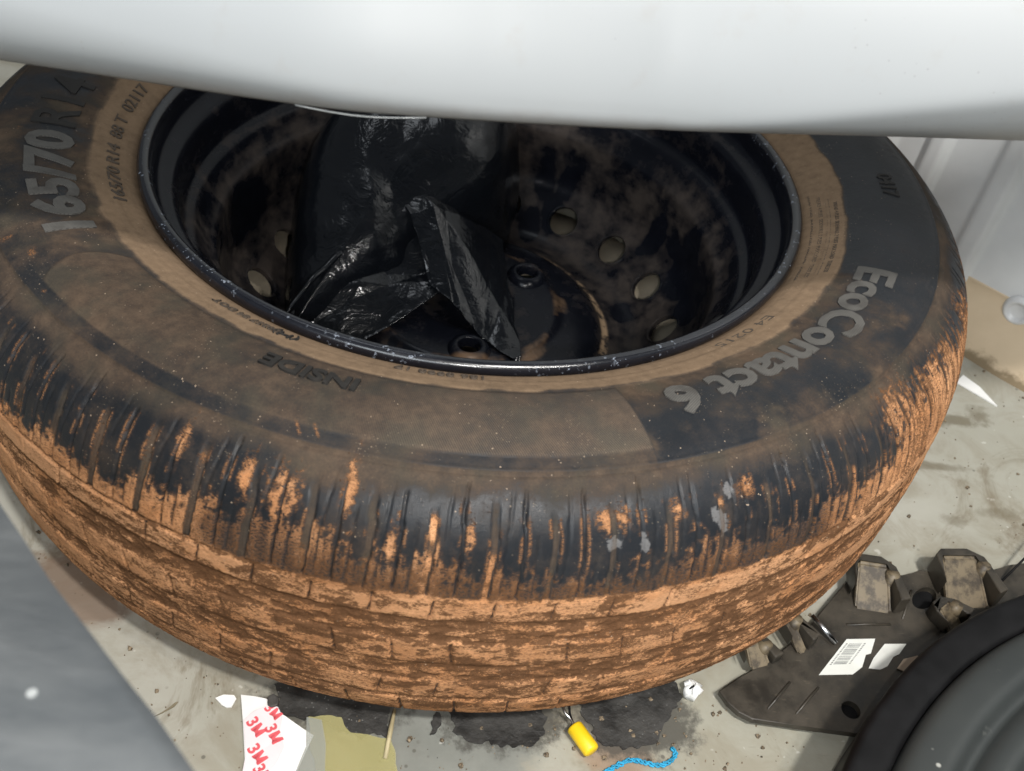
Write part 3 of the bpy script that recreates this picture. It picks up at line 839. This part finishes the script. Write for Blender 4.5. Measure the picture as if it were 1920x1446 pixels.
sheet("bag_flap", [(-.110, -.050, -.030), (-.026, .034, -.006), (-.004, -.010, -.026), (-.070, -.060, -.046)], 120, 80, .005, .014, 40, 44, MAT['bag'], bag)
fold = catmull([(-.108, -.060, -.030), (-.098, -.040, -.020), (-.081, -.014, -.012), (-.058, .012, -.007), (-.026, .032, -.006), (-.012, .030, -.010)], .003)
fold[:, 2] += .006 + .0007 * np.sin(np.arange(len(fold)) * .8)
link("bag_fold", tube_mesh("bag_fold", fold, [.0012 + .0012 * math.sin(math.pi * i / (len(fold) - 1)) for i in range(len(fold))], 10), MAT['bag'], bag)
# a glossy crumpled knot on top of the bag
bm = bmesh.new(); bmesh.ops.create_icosphere(bm, subdivisions=4, radius=.0075)
for v in bm.verts:
    v.co *= 1 + .55 * float(ridged3(np.array(v.co) * 260, 9, 2) - .35)
    v.co = Vector((v.co.x * 1.35 - .046, v.co.y + .026, v.co.z * .6 + .0105))
link("bag_knot", bm_mesh("bag_knot", bm), m_simple("shiny_film", (.06, .06, .065), .16, .3, 200, .5), bag)

# ------------------------------------------------------------------ the pale panel hanging over the tyre
EDGE = [(-.60, -.170), (-.40, -.178), (-.217, -.1816), (-.1773, -.1858), (-.1384, -.1880), (-.0894, -.1910), (-.0504, -.1918), (-.0214, -.1893), (.0184, -.1845), (.0700, -.1769), (.1247, -.1661), (.1709, -.1568), (.2240, -.1468), (.2833, -.1345), (.45, -.095), (.65, -.03)]
ed = catmull(EDGE, .004)
xs = ed[:, 0]
# how rounded the lower edge is along the panel
rl = np.interp(xs, [-.25, -.17, -.10, -.05, .0, .08, .14, .20, .25], [.022, .019, .013, .008, .005, .005, .009, .015, .017])
P = []
tang = np.gradient(ed, axis=0); tang /= np.linalg.norm(tang, axis=1)[:, None]
nout = np.stack([tang[:, 1], -tang[:, 0]], -1)               # towards the viewer
hs = np.r_[np.linspace(0, .09, 70), np.linspace(.095, .16, 12)]
for (x, y), nn_, r_ in zip(ed, nout, rl):
    row = []
    row.append((-.016, .020)); row.append((-.010, .003)); row.append((-.004, .0005))
    for h in hs:
        k = min(1, h / (r_ * 1.5))
        roll = r_ * .80 * (1 - (1 - k) ** 2.2)
        crease = 0.
        hc = max(0., (x - .062) / 4.0)                       # a soft crease that climbs to the right
        crease = .75 * (.5 * (h + hc - math.sqrt((h - hc) ** 2 + .0025 ** 2)) if hc > 0 else 0.)
        bul = -.36 * max(0, h - .010) ** 1.55 / .05 ** .55
        row.append((roll + bul + crease, h))
    P.append([(x + nn_[0] * o_, y + nn_[1] * o_, .190 + z) for o_, z in row])
P = np.array(P)
pn = NT("pale_metallic_paint")
no = pn.noise(9, 3, .5)
c = pn.mix(no, (.250, .266, .276), (.282, .296, .304))
c = pn.mix(pn.ramp(pn.noise(60, 5, .65), .56, .75, 0, .16), c, (.22, .20, .17))
c = pn.mix(pn.math('MULTIPLY', pn.ramp(pn.voro(240), .06, .12, 1, 0), pn.ramp(pn.noise(20, 3), .55, .65, 0, .35)), c, (.12, .11, .09))
sz = pn.n('ShaderNodeSeparateXYZ'); pn.set(sz.inputs[0], pn.co())
lip_shade = pn.math('ADD', sz.outputs[2], pn.math('MULTIPLY', pn.math('SUBTRACT', pn.noise(70, 4, .6), .5), .010))
c = pn.mix(pn.ramp(lip_shade, .1885, .199, .50, 0), c, (.20, .18, .16))      # shade of the rolled underside, painted along the lower lip
pan_m = pn.fin(c, .46, pn.bump(no, .03, .001), spec=.5, coat=.12, coat_rough=.42)
panel = link("car_panel", grid_mesh("car_panel", P, flip=True), pan_m)
panel.modifiers.new("thick", 'SOLIDIFY').thickness = .0015
tag(panel, "smooth silvery white painted body panel hanging over the tyre", "body panel")
fl = ed[(xs > -.070) & (xs < -.018)]
ft = np.c_[fl[:, 0], fl[:, 1] - .0012, np.full(len(fl), .1888)]
ft[:, 2] -= .0014 * np.sin(np.linspace(0, math.pi, len(ft)))
link("edge_film", tube_mesh("edge_film", ft, .00035, 8), m_simple("pale_edge_film", (.26, .27, .27), .3, .05), panel)

# ------------------------------------------------------------------ grey plate close to the camera, lower left
pe = [(-.175, -.292), (-.1333, -.3385), (-.1171, -.3568), (-.1082, -.3659), (-.0957, -.3791), (-.0832, -.3907), (-.0696, -.4035), (-.0594, -.4127), (-.0482, -.4240), (-.0390, -.4345), (-.02, -.4560)]
outer = [(x - .16, y - .19) for x, y in pe[::-1]]
pm = NT("scuffed_blue_grey_metal")
no = pm.math('ADD', pm.math('MULTIPLY', pm.noise(38, 4, .6, pm.map(pm.co(), scale=(.45, 1.6, 1), rot=(0, 0, .80))), .65), pm.math('MULTIPLY', pm.noise(30, 5, .6), .35)); no2 = pm.noise(60, 4, .6)
c = pm.mix(pm.ramp(no, .30, .70), (.050, .057, .063), (.112, .120, .124))
c = pm.mix(pm.ramp(no2, .64, .74, 0, .6), c, (.42, .45, .46))
st = pm.math('ADD', pm.blob((-0.0886, -0.4094, .150), (.0015, .0015, .01)), pm.math('MULTIPLY', pm.math('SUBTRACT', no2, .5), .5))
c = pm.mix(pm.ramp(st, .6, 1.0, .9, 0), c, (.36, .38, .38))
pm = pm.fin(c, pm.ramp(no, .3, .7, .34, .5), pm.bump(no, .25, .004), spec=.5)
me = prism_mesh("plate", pe + outer, .138, .150, .0035, 4)
fg = empty("metal_shelf", (-.27, -.50, FZ))
tag(fg, "blurred blue grey metal plate close to the camera at lower left", "metal plate")
link("plate", me, pm, fg)
link("leg", tube_mesh("leg", [(-.27, -.53, FZ), (-.27, -.53, .138)], .012, 16), pm, fg)

# ------------------------------------------------------------------ wheel trim with clips, lower right
tm = NT("brown_black_plastic")
no = tm.noise(38, 6, .68)
cc = tm.mix(tm.ramp(no, .34, .66), (.017, .015, .012), (.050, .042, .031))
cc = tm.mix(tm.ramp(tm.noise(120, 4, .7, tm.map(tm.co(), scale=(1, 4, 1), rot=(0, 0, .6))), .60, .74, 0, .5), cc, (.11, .092, .065))
tm = tm.fin(cc, tm.ramp(no, .3, .7, .32, .55), tm.bump(no, .15, .001), spec=.5)
lit_m = NT("dusty_lit_plastic")  # the brown plastic again, its lit look painted as a dusty tan
no = lit_m.noise(110, 5, .65)
cc = lit_m.mix(lit_m.ramp(no, .36, .58), (.046, .036, .025), (.150, .118, .074))
lit_m = lit_m.fin(cc, .5, lit_m.bump(no, .2, .0008), spec=.4)
dark_m = m_simple("black_plastic", (.005, .005, .0055), .55, .3, 60, .1, spec=.18)
trim = empty("wheel_trim", (.26, -.21, FZ))
tag(trim, "dark brown plastic wheel trim with clips and stickers on the floor beside the tyre", "wheel trim")
plate = [(.1516, -.2560), (.1553, -.2625), (.1605, -.2675), (.1669, -.2706), (.1900, -.2717), (.2190, -.2730), (.2599, -.2764), (.3034, -.2725), (.3400, -.2300), (.3650, -.1480), (.3429, -.1536), (.3300, -.1600),
         (.2962, -.1665), (.2850, -.1640), (.2721, -.1705), (.2580, -.1690), (.2434, -.1705), (.2250, -.1920), (.2040, -.2165), (.1800, -.2370), (.1640, -.2470)]
po = link("trim_plate", prism_mesh("trim_plate", plate, -.0815, -.0775, .0008, 2), tm, trim, smooth=False)
cb = bmesh.new()
bmesh.ops.create_cone(cb, cap_ends=True, segments=32, radius1=.0050, radius2=.0050, depth=.02, matrix=Matrix.Translation((.2205, -.2603, -.079)))
bmesh.ops.create_cone(cb, cap_ends=True, segments=32, radius1=.0100, radius2=.0100, depth=.02, matrix=Matrix.Translation((.2815, -.1845, -.079)) @ Matrix.Rotation(.75, 4, 'Z') @ Matrix.Scale(.55, 4, (0, 1, 0)))
boolean(po, link("cut", bm_mesh("cut", cb), None, None, False))
for (x0, y0), (x1, y1) in (((.176, -.2640), (.1905, -.2475)), ((.1905, -.2655), (.2055, -.2490)), ((.232, -.268), (.245, -.247)), ((.2300, -.2080), (.2560, -.2050)), ((.2640, -.2010), (.2750, -.1800))):
    link("moulded_rib", tube_mesh("moulded_rib", [(x0, y0, -.0776), ((x0 + x1) / 2, (y0 + y1) / 2, -.0772), (x1, y1, -.0776)], .0008, 8), tm, trim)
# floor under the trim is hidden by a dark backing
link("trim_backing", prism_mesh("trim_backing", [(p[0] + (.26 - p[0]) * .06, p[1] + (-.22 - p[1]) * .06) for p in plate], FZ + .0005, -.0818), dark_m, trim, smooth=False)
def clip(base, ang, w, dpt, h, lean):
    """a moulded clip: a leaning tan tongue between dark cheeks with a round post"""
    root = []
    def place(m_): m_.transform(Matrix.Translation((base[0], base[1], -.0776)) @ Matrix.Rotation(RAD(ang), 4, 'Z')); return m_
    bm = bmesh.new()
    y0, y1 = 0, dpt
    f = [(-w / 2, y0, 0), (w / 2, y0, 0), (w / 2 * .84, y1, h), (-w / 2 * .84, y1, h)]
    b = [(x, y + .0022, z) for x, y, z in f]
    V = [bm.verts.new(p) for p in f + b]
    for q in ((0, 1, 2, 3), (7, 6, 5, 4), (0, 4, 5, 1), (1, 5, 6, 2), (2, 6, 7, 3), (3, 7, 4, 0)): bm.faces.new([V[i] for i in q])
    bmesh.ops.bevel(bm, geom=list(bm.edges), offset=.0014, segments=3, affect='EDGES')
    tongue = link("clip", place(bm_mesh("clip", bm)), lit_m, trim, smooth=False)
    # dark hood behind the tongue
    hood = [(-w / 2 - .002, dpt * .35), (-w / 2 - .001, dpt + .0025), (-w / 2 * .7, dpt + .0068), (w / 2 * .55, dpt + .0070), (w / 2 + .003, dpt + .001), (w / 2 + .0075, dpt * .15), (w / 2 + .0012, dpt * .05), (w / 2 * .86, dpt + .0026), (-w / 2 * .86, dpt + .0026)]
    link("clip_hood", place(prism_mesh("clip_hood", hood, 0, h * 1.03, .0011, 3)), tm, tongue, smooth=False)
    link("clip_post", place(tube_mesh("clip_post", [(w * .50, dpt * .70, 0), (w * .50, dpt * .80, h * 1.06)], .0038, 16)), lit_m, tongue)
    return tongue
clip((.2475, -.1980), -4, .021, .024, .013, 0)
clip((.3060, -.1895), 6, .026, .026, .014, 0)
clip((.2010, -.2300), 26, .006, .020, .010, 0)
clip((.2945, -.2060), 40, .012, .012, .010, 0)
clip((.1760, -.2410), 20, .012, .012, .007, 0)
gl = tube_mesh("trim_pin", [(.2080, -.2085, -.071), (.2205, -.2220, -.0755)], .0013, 10)
link("trim_pin", gl, m_simple("steel", (.55, .56, .57), .25, .1, 80, .02, metal=1.), trim)
# stickers
sm = m_simple("white_sticker", (.66, .67, .63), .45, .06, 60, .04)
grey_m = m_simple("grey_print", (.24, .25, .24), .5, .2, 200, .02)
st1 = [(.2277, -.2178), (.2443, -.2158), (.2395, -.2255), (.2365, -.2265), (.2325, -.2345), (.2262, -.2395), (.2072, -.2417)]
s1 = link("sticker", prism_mesh("sticker", st1, -.0773, -.0769), sm, trim, smooth=False)
e1 = Vector((.2072 - .2277, -.2417 + .2178, 0)).normalized(); e2 = Vector((.0166, .0020, 0)).normalized()
o1 = Vector((.2277, -.2178, -.0768))
bm = bmesh.new(); rnd = random.Random(3); u = .004
while u < .022:
    w_ = rnd.choice((.0004, .0006, .0009))
    q = [o1 + e1 * (u + a_) + e2 * b_ for a_, b_ in ((0, .0035), (w_, .0035), (w_, .0110), (0, .0110))]
    bm.faces.new([bm.verts.new(p) for p in q]); u += w_ + rnd.choice((.0004, .0005, .0008))
for row, (b0, seed) in enumerate(((.0016, 4), (.0122, 5))):       # rows of tiny unreadable print
    u = .004
    while u < .023:
        L = rnd.choice((.0006, .0009, .0012))
        q = [o1 + e1 * (u + a_) + e2 * (b0 + b_) for a_, b_ in ((0, 0), (L, 0), (L, .0011), (0, .0011))]
        bm.faces.new([bm.verts.new(p) for p in q]); u += L + .0005
link("barcode", bm_mesh("barcode", bm), grey_m, s1, smooth=False)
st2 = [(.2490, -.2186), (.2617, -.2172), (.2560, -.2240), (.2520, -.2262), (.2470, -.2325), (.2423, -.2350), (.2360, -.2348), (.2405, -.2280)]
s2 = link("sticker", prism_mesh("sticker", st2, -.0773, -.0769), sm, trim, smooth=False); s2["label"] = "plain torn white sticker"
link("sticker_peel", prism_mesh("sticker_peel", [(.2520, -.2335), (.2570, -.2275), (.2655, -.2245), (.2690, -.2262), (.2640, -.2325), (.2575, -.2360)], -.0770, -.0764), m_simple("tan_tape", (.38, .30, .22), .5, .1, 60), trim, smooth=False)

# ------------------------------------------------------------------ big grey lid at the lower right corner
def circ3(a_, b_, c_):
    ax, ay, bx, by, cx, cy = *a_, *b_, *c_
    d_ = 2 * (ax * (by - cy) + bx * (cy - ay) + cx * (ay - by))
    ux = ((ax * ax + ay * ay) * (by - cy) + (bx * bx + by * by) * (cy - ay) + (cx * cx + cy * cy) * (ay - by)) / d_
    uy = ((ax * ax + ay * ay) * (cx - bx) + (bx * bx + by * by) * (ax - cx) + (cx * cx + cy * cy) * (bx - ax)) / d_
    return (ux, uy), math.hypot(ax - ux, ay - uy)
(lx_, ly_), LR = circ3((.1862, -.3185), (.2250, -.2680), (.3084, -.2105))
lid = empty("round_lid", (lx_, ly_, FZ))
tag(lid, "big dark grey ridged round lid with a black rim at lower right", "lid")
gp = [(LR - .030, FZ + .004), (LR - .004, FZ + .004), (LR - .001, FZ + .020), (LR, -.036), (LR - .001, -.0310), (LR - .004, -.0295), (LR - .0165, -.0305), (LR - .0185, -.0350)]
P, _ = lathe(catmull(gp, .002), 220, (lx_, ly_, 0))
link("rim_band", grid_mesh("rim_band", P, closed_u=True), dark_m, lid)
dp = [(LR - .0190, -.0380), (LR - .0185, -.0320), (LR - .0205, -.0270), (LR - .0250, -.0240), (LR - .0330, -.0220), (LR - .0380, -.0225), (LR - .0420, -.0265), (LR - .0450, -.0280), (LR - .0490, -.0240), (LR - .0540, -.0215),
      (LR - .0590, -.0220), (LR - .0630, -.0260), (LR - .0665, -.0270), (LR - .0720, -.0225), (LR - .0800, -.0195), (LR - .0900, -.0180), (.03, -.0140), (.0, -.0135)]
P, _ = lathe(catmull(dp, .002), 220, (lx_, ly_, 0))
lm = NT("dark_grey_plastic")
no = lm.noise(30, 4, .6)
c = lm.mix(no, (.020, .024, .025), (.040, .044, .042))
c = lm.mix(lm.math('MULTIPLY', lm.ramp(lm.voro(85), .05, .13, 1, 0), lm.ramp(lm.noise(22, 2), .50, .6)), c, (.34, .34, .31))
c = lm.mix(lm.ramp(lm.noise(80, 4, .7), .62, .76, 0, .25), c, (.20, .20, .18))
link("dome", grid_mesh("dome", P, closed_u=True), lm.fin(c, .5, lm.bump(no, .08, .001), spec=.45), lid)

# ------------------------------------------------------------------ small litter on the floor
pap = m_simple("white_backing_paper", (.80, .80, .78), .55, .03, 50, .06)
lilac = m_simple("lilac_backing_paper", (.70, .66, .68), .5, .03, 50, .06)
red = m_simple("red_print", (.66, .10, .12), .5, .12, 120, .02)
strip = tag(empty("paper_strip", (-.068, -.296, FZ)), "white backing paper printed with red 3M marks on the floor", "paper")
base = [(-.0882, -.2781), (-.0820, -.2785), (-.0755, -.2794), (-.0700, -.2835), (-.0682, -.2858), (-.0648, -.2872), (-.0496, -.2959), (-.0515, -.3033), (-.0535, -.3120), (-.0560, -.3220), (-.0782, -.3225), (-.0790, -.3100), (-.0840, -.2920)]
def paper_z(x, y): return .0011 * abs(((x + .5 * y) * 46) % 1 - .5) + .0016 * abs(((x * .8 - y) * 21 + .3) % 1 - .5)
def crumple(me_):
    bm = bmesh.new(); bm.from_mesh(me_)
    for k in range(-40, 40):
        for no_ in ((1, .5, 0), (.8, -1, 0)):
            co_ = Vector(no_) * (k / (46 if no_[0] == 1 else 21) / 2 + (0 if no_[0] == 1 else -.3 / 21)) / Vector(no_).length_squared
            bmesh.ops.bisect_plane(bm, geom=bm.verts[:] + bm.edges[:] + bm.faces[:], plane_co=co_, plane_no=no_)
    for v in bm.verts: v.co.z += paper_z(v.co.x, v.co.y)
    bm.to_mesh(me_); bm.free()
    return me_
link("paper", crumple(prism_mesh("paper", base, FZ + .0010, FZ + .0014)), pap, strip, smooth=False)
over = [(-.0838, -.2916), (-.0800, -.2868), (-.0745, -.2838), (-.0690, -.2836), (-.0660, -.2880), (-.0655, -.2950), (-.0620, -.3030), (-.0640, -.3120), (-.0700, -.3222), (-.0782, -.3222), (-.0788, -.3090)]
link("paper_fold", crumple(prism_mesh("paper_fold", over, FZ + .0021, FZ + .0025)), lilac, strip, smooth=False)
def mark3m(x, y, rot, size):
    cu = bpy.data.curves.new("t", 'FONT'); cu.body = "3"; cu.size = size; cu.offset = size * .03; cu.extrude = .00005
    to = bpy.data.objects.new("t", cu); C.objects.link(to)
    tm_ = bpy.data.meshes.new_from_object(to.evaluated_get(bpy.context.evaluated_depsgraph_get()))
    bpy.data.objects.remove(to); bpy.data.curves.remove(cu)
    tm_.transform(Matrix.Translation((-size * .64, -size * .36, 0)))
    bm = bmesh.new(); bm.from_mesh(tm_); bpy.data.meshes.remove(tm_)
    u_ = size * .72
    mp = [(0, 0), (.20, 0), (.20, .62), (.40, .12), (.56, .12), (.76, .62), (.76, 0), (.96, 0), (.96, 1), (.70, 1), (.48, .42), (.26, 1), (0, 1)]
    lo = [bm.verts.new((-size * .06 + p * u_, -size * .36 + q * u_, .00005)) for p, q in mp]
    f_ = bm.faces.new(lo)
    bmesh.ops.triangulate(bm, faces=[f_])
    me_ = bpy.data.meshes.new("red_mark"); bm.to_mesh(me_); bm.free()
    me_.transform(Matrix.Translation((x, y, FZ + .00262)) @ Matrix.Rotation(RAD(rot), 4, 'Z'))
    link("red_mark", crumple(me_), red, strip, smooth=False)
for q in ((-.0770, -.2945, -48, .0078), (-.0680, -.2972, -55, .0078), (-.0735, -.3075, -48, .0080), (-.0706, -.2862, -40, .0068), (-.0690, -.3170, -50, .0078)): mark3m(*q)

def loose(name, poly, z0, z1, mat, label, cat, bev=0.):
    return tag(link(name, prism_mesh(name, poly, z0, z1, bev, 2), mat, smooth=False), label, cat)
loose("paper_scrap", [(-.1000, -.2806), (-.0965, -.2785), (-.0915, -.2783), (-.0900, -.2800), (-.0912, -.2845), (-.0935, -.2850), (-.0962, -.2838)], FZ + .0004, FZ + .0012, pap, "small torn white scrap lying left of the red printed paper", "paper scrap")
loose("paper_wedge", [(.3682, .0210), (.3762, .0300), (.3851, .0183), (.3920, -.0010)], FZ + .0004, FZ + .0016, pap, "long white paper wedge between tyre and skirting", "paper scrap")
pel = lathe([(0, .0042), (.003, .004), (.0046, .0022), (.0048, 0), (.0042, -.0022), (.002, -.0035), (0, -.0036)], 20, (.1385, -.2545, FZ + .0037))[0]
pel += .0022 * (rng.random(pel.shape) - .5)
tag(link("pellet", grid_mesh("pellet", pel, closed_u=True), pap, smooth=True), "small round white pellet near the trim edge", "pellet")
# translucent yellow film
ym = NT("yellow_film")
cc = ym.mix(ym.noise(30, 4), (.44, .41, .17), (.52, .48, .24))
ym = ym.fin(cc, .22, ym.bump(ym.noise(25, 3), .1, .002), alpha=.45)
loose("plastic_film", ragged([(-.0540, -.2860), (-.0380, -.2850), (-.0320, -.2930), (-.0124, -.2938), (-.0065, -.3151), (-.0070, -.3200), (-.0430, -.3200), (-.0500, -.3000)], .0005, .002, 77), FZ + .0018, FZ + .0020, ym, "yellowish see-through film beside the red printed paper", "plastic film")
cl = NT("clear_film"); cl = cl.fin((.42, .44, .40), .2, None, alpha=.35)
loose("clear_strip", [(-.0545, -.2872), (-.0470, -.2880), (-.0430, -.3000), (-.0400, -.3220), (-.0560, -.3220), (-.0520, -.3020)], FZ + .0027, FZ + .0028, cl, "clear film strip overlapping the right edge of the white paper", "plastic film")
# yellow sleeve with its wire
a0, a1 = np.array((.0757, -.2812, -.0800)), np.array((.0850, -.2938, -.0806))
dv = (a1 - a0) / np.linalg.norm(a1 - a0)
tp = [a0, a0 + dv * .0003, a0 + dv * .0012, a1 - dv * .0016, a1 - dv * .0005, a1]
ys = tag(empty("yellow_sleeve", (.080, -.2875, FZ)), "bright yellow plastic sleeve on a wire under the tyre front", "cable sleeve")
link("sleeve", tube_mesh("sleeve", tp, [.0030, .0038, .0042, .0043, .0038, .0026], 24), m_simple("yellow_plastic", (.78, .52, .012), .38, .06, 60, .04), ys)
link("wire", tube_mesh("wire", catmull([(.0700, -.2700, -.078), (.0712, -.2750, -.0785), (.0742, -.2780, -.0795), tuple(a0 + dv * .002)], .001), .0007, 8), m_simple("bare_wire", (.42, .42, .42), .3, .2, 90, .05, metal=1.), ys)
link("wire", tube_mesh("wire", catmull([(.0735, -.2700, -.079), (.0742, -.2760, -.080), tuple(a0 + dv * .002)], .001), .0006, 8), dark_m, ys)
# blue twisted thread: two strands
bl = catmull([(.0900, -.3025, 0), (.0941, -.2997, 0), (.0994, -.2965, 0), (.1049, -.2939, 0), (.1100, -.2946, 0), (.1150, -.2953, 0), (.1193, -.2953, 0), (.1243, -.2930, 0), (.1274, -.2886, 0), (.1255, -.2858, 0)], .0007)
th_m = m_simple("blue_thread", (.02, .27, .46), .7, .35, 300, .3)
tg = np.gradient(bl, axis=0); tg /= np.linalg.norm(tg, axis=1)[:, None]
sd = np.stack([-tg[:, 1], tg[:, 0], 0 * tg[:, 0]], -1)
thd = tag(empty("blue_thread", (.11, -.295, FZ)), "short twisted bright blue thread on the floor", "thread")
ph = np.cumsum(np.full(len(bl), .55))
for k in range(3):
    p_ = bl + sd * (np.cos(ph + k * 2.1) * .0008)[:, None]
    p_[:, 2] = FZ + .0010 + .0004 * np.sin(ph + k * 2.1)
    link("strand", tube_mesh("strand", p_ + rng.normal(0, .00022, p_.shape), .00052, 6), th_m, thd)
tag(link("straw", tube_mesh("straw", [(-.0128, -.2795, FZ + .003), (-.0134, -.2900, FZ + .0032), (-.0143, -.3045, FZ + .0024)], [.0008, .0012, .0010], 10), m_simple("dry_straw", (.40, .34, .20), .6, .2, 120)), "thin dry straw stalk on the dark stain", "straw")
tag(link("trim_wire", tube_mesh("trim_wire", [(.3298, -.1707, -.0765), (.351, -.1527, -.066), (.375, -.133, -.055)], .0007, 8), dark_m), "thin dark wire poking out behind the trim clip", "wire")
leaf = m_simple("dry_leaf", (.17, .145, .095), .7, .3, 120, .3)
loose("leaf_scrap", [(-.1262, -.2930), (-.1225, -.2905), (-.1180, -.2868), (-.1168, -.2842), (-.1182, -.2848), (-.1205, -.2880), (-.1238, -.2912)], FZ + .0006, FZ + .0012, leaf, "curled dry brown leaf scrap on the floor", "leaf")
loose("rubber_crumb", [(-.0748, -.2790), (-.0722, -.2772), (-.0692, -.2790), (-.0690, -.2832), (-.0722, -.2848), (-.0742, -.2830)], FZ + .0003, FZ + .0045, m_simple("torn_rubber", (.045, .043, .040), .6, .4, 160, .4), "torn lump of dark rubber at the top of the printed paper", "rubber scrap", .0008)
# loose grit
bm = bmesh.new(); rnd = random.Random(5)
for k in range(1100):
    x, y = (rnd.uniform(-.22, -.02), rnd.uniform(-.36, -.16)) if k % 3 == 0 else (rnd.uniform(-.03, .2), rnd.uniform(-.33, -.26)) if k % 3 == 1 else (rnd.uniform(.2, .42), rnd.uniform(-.2, .08))
    if math.hypot(x, y) < .285 or (k % 3 == 0 and math.hypot(x, y) > .42): continue
    s_ = rnd.choice((.00025, .0003, .0003, .0004, .0005, .0010)) * rnd.uniform(.7, 1.4)
    r_ = bmesh.ops.create_icosphere(bm, subdivisions=1, radius=s_, matrix=Matrix.Translation((x, y, FZ + s_ * .5)))
    for v in r_['verts']: v.co += Vector((rnd.uniform(-1, 1), rnd.uniform(-1, 1), rnd.uniform(-.5, .5))) * s_ * .35
tag(link("floor_grit", bm_mesh("floor_grit", bm), m_simple("grit", (.15, .115, .075), .8, .9, 700, .1), smooth=False), kind="stuff")
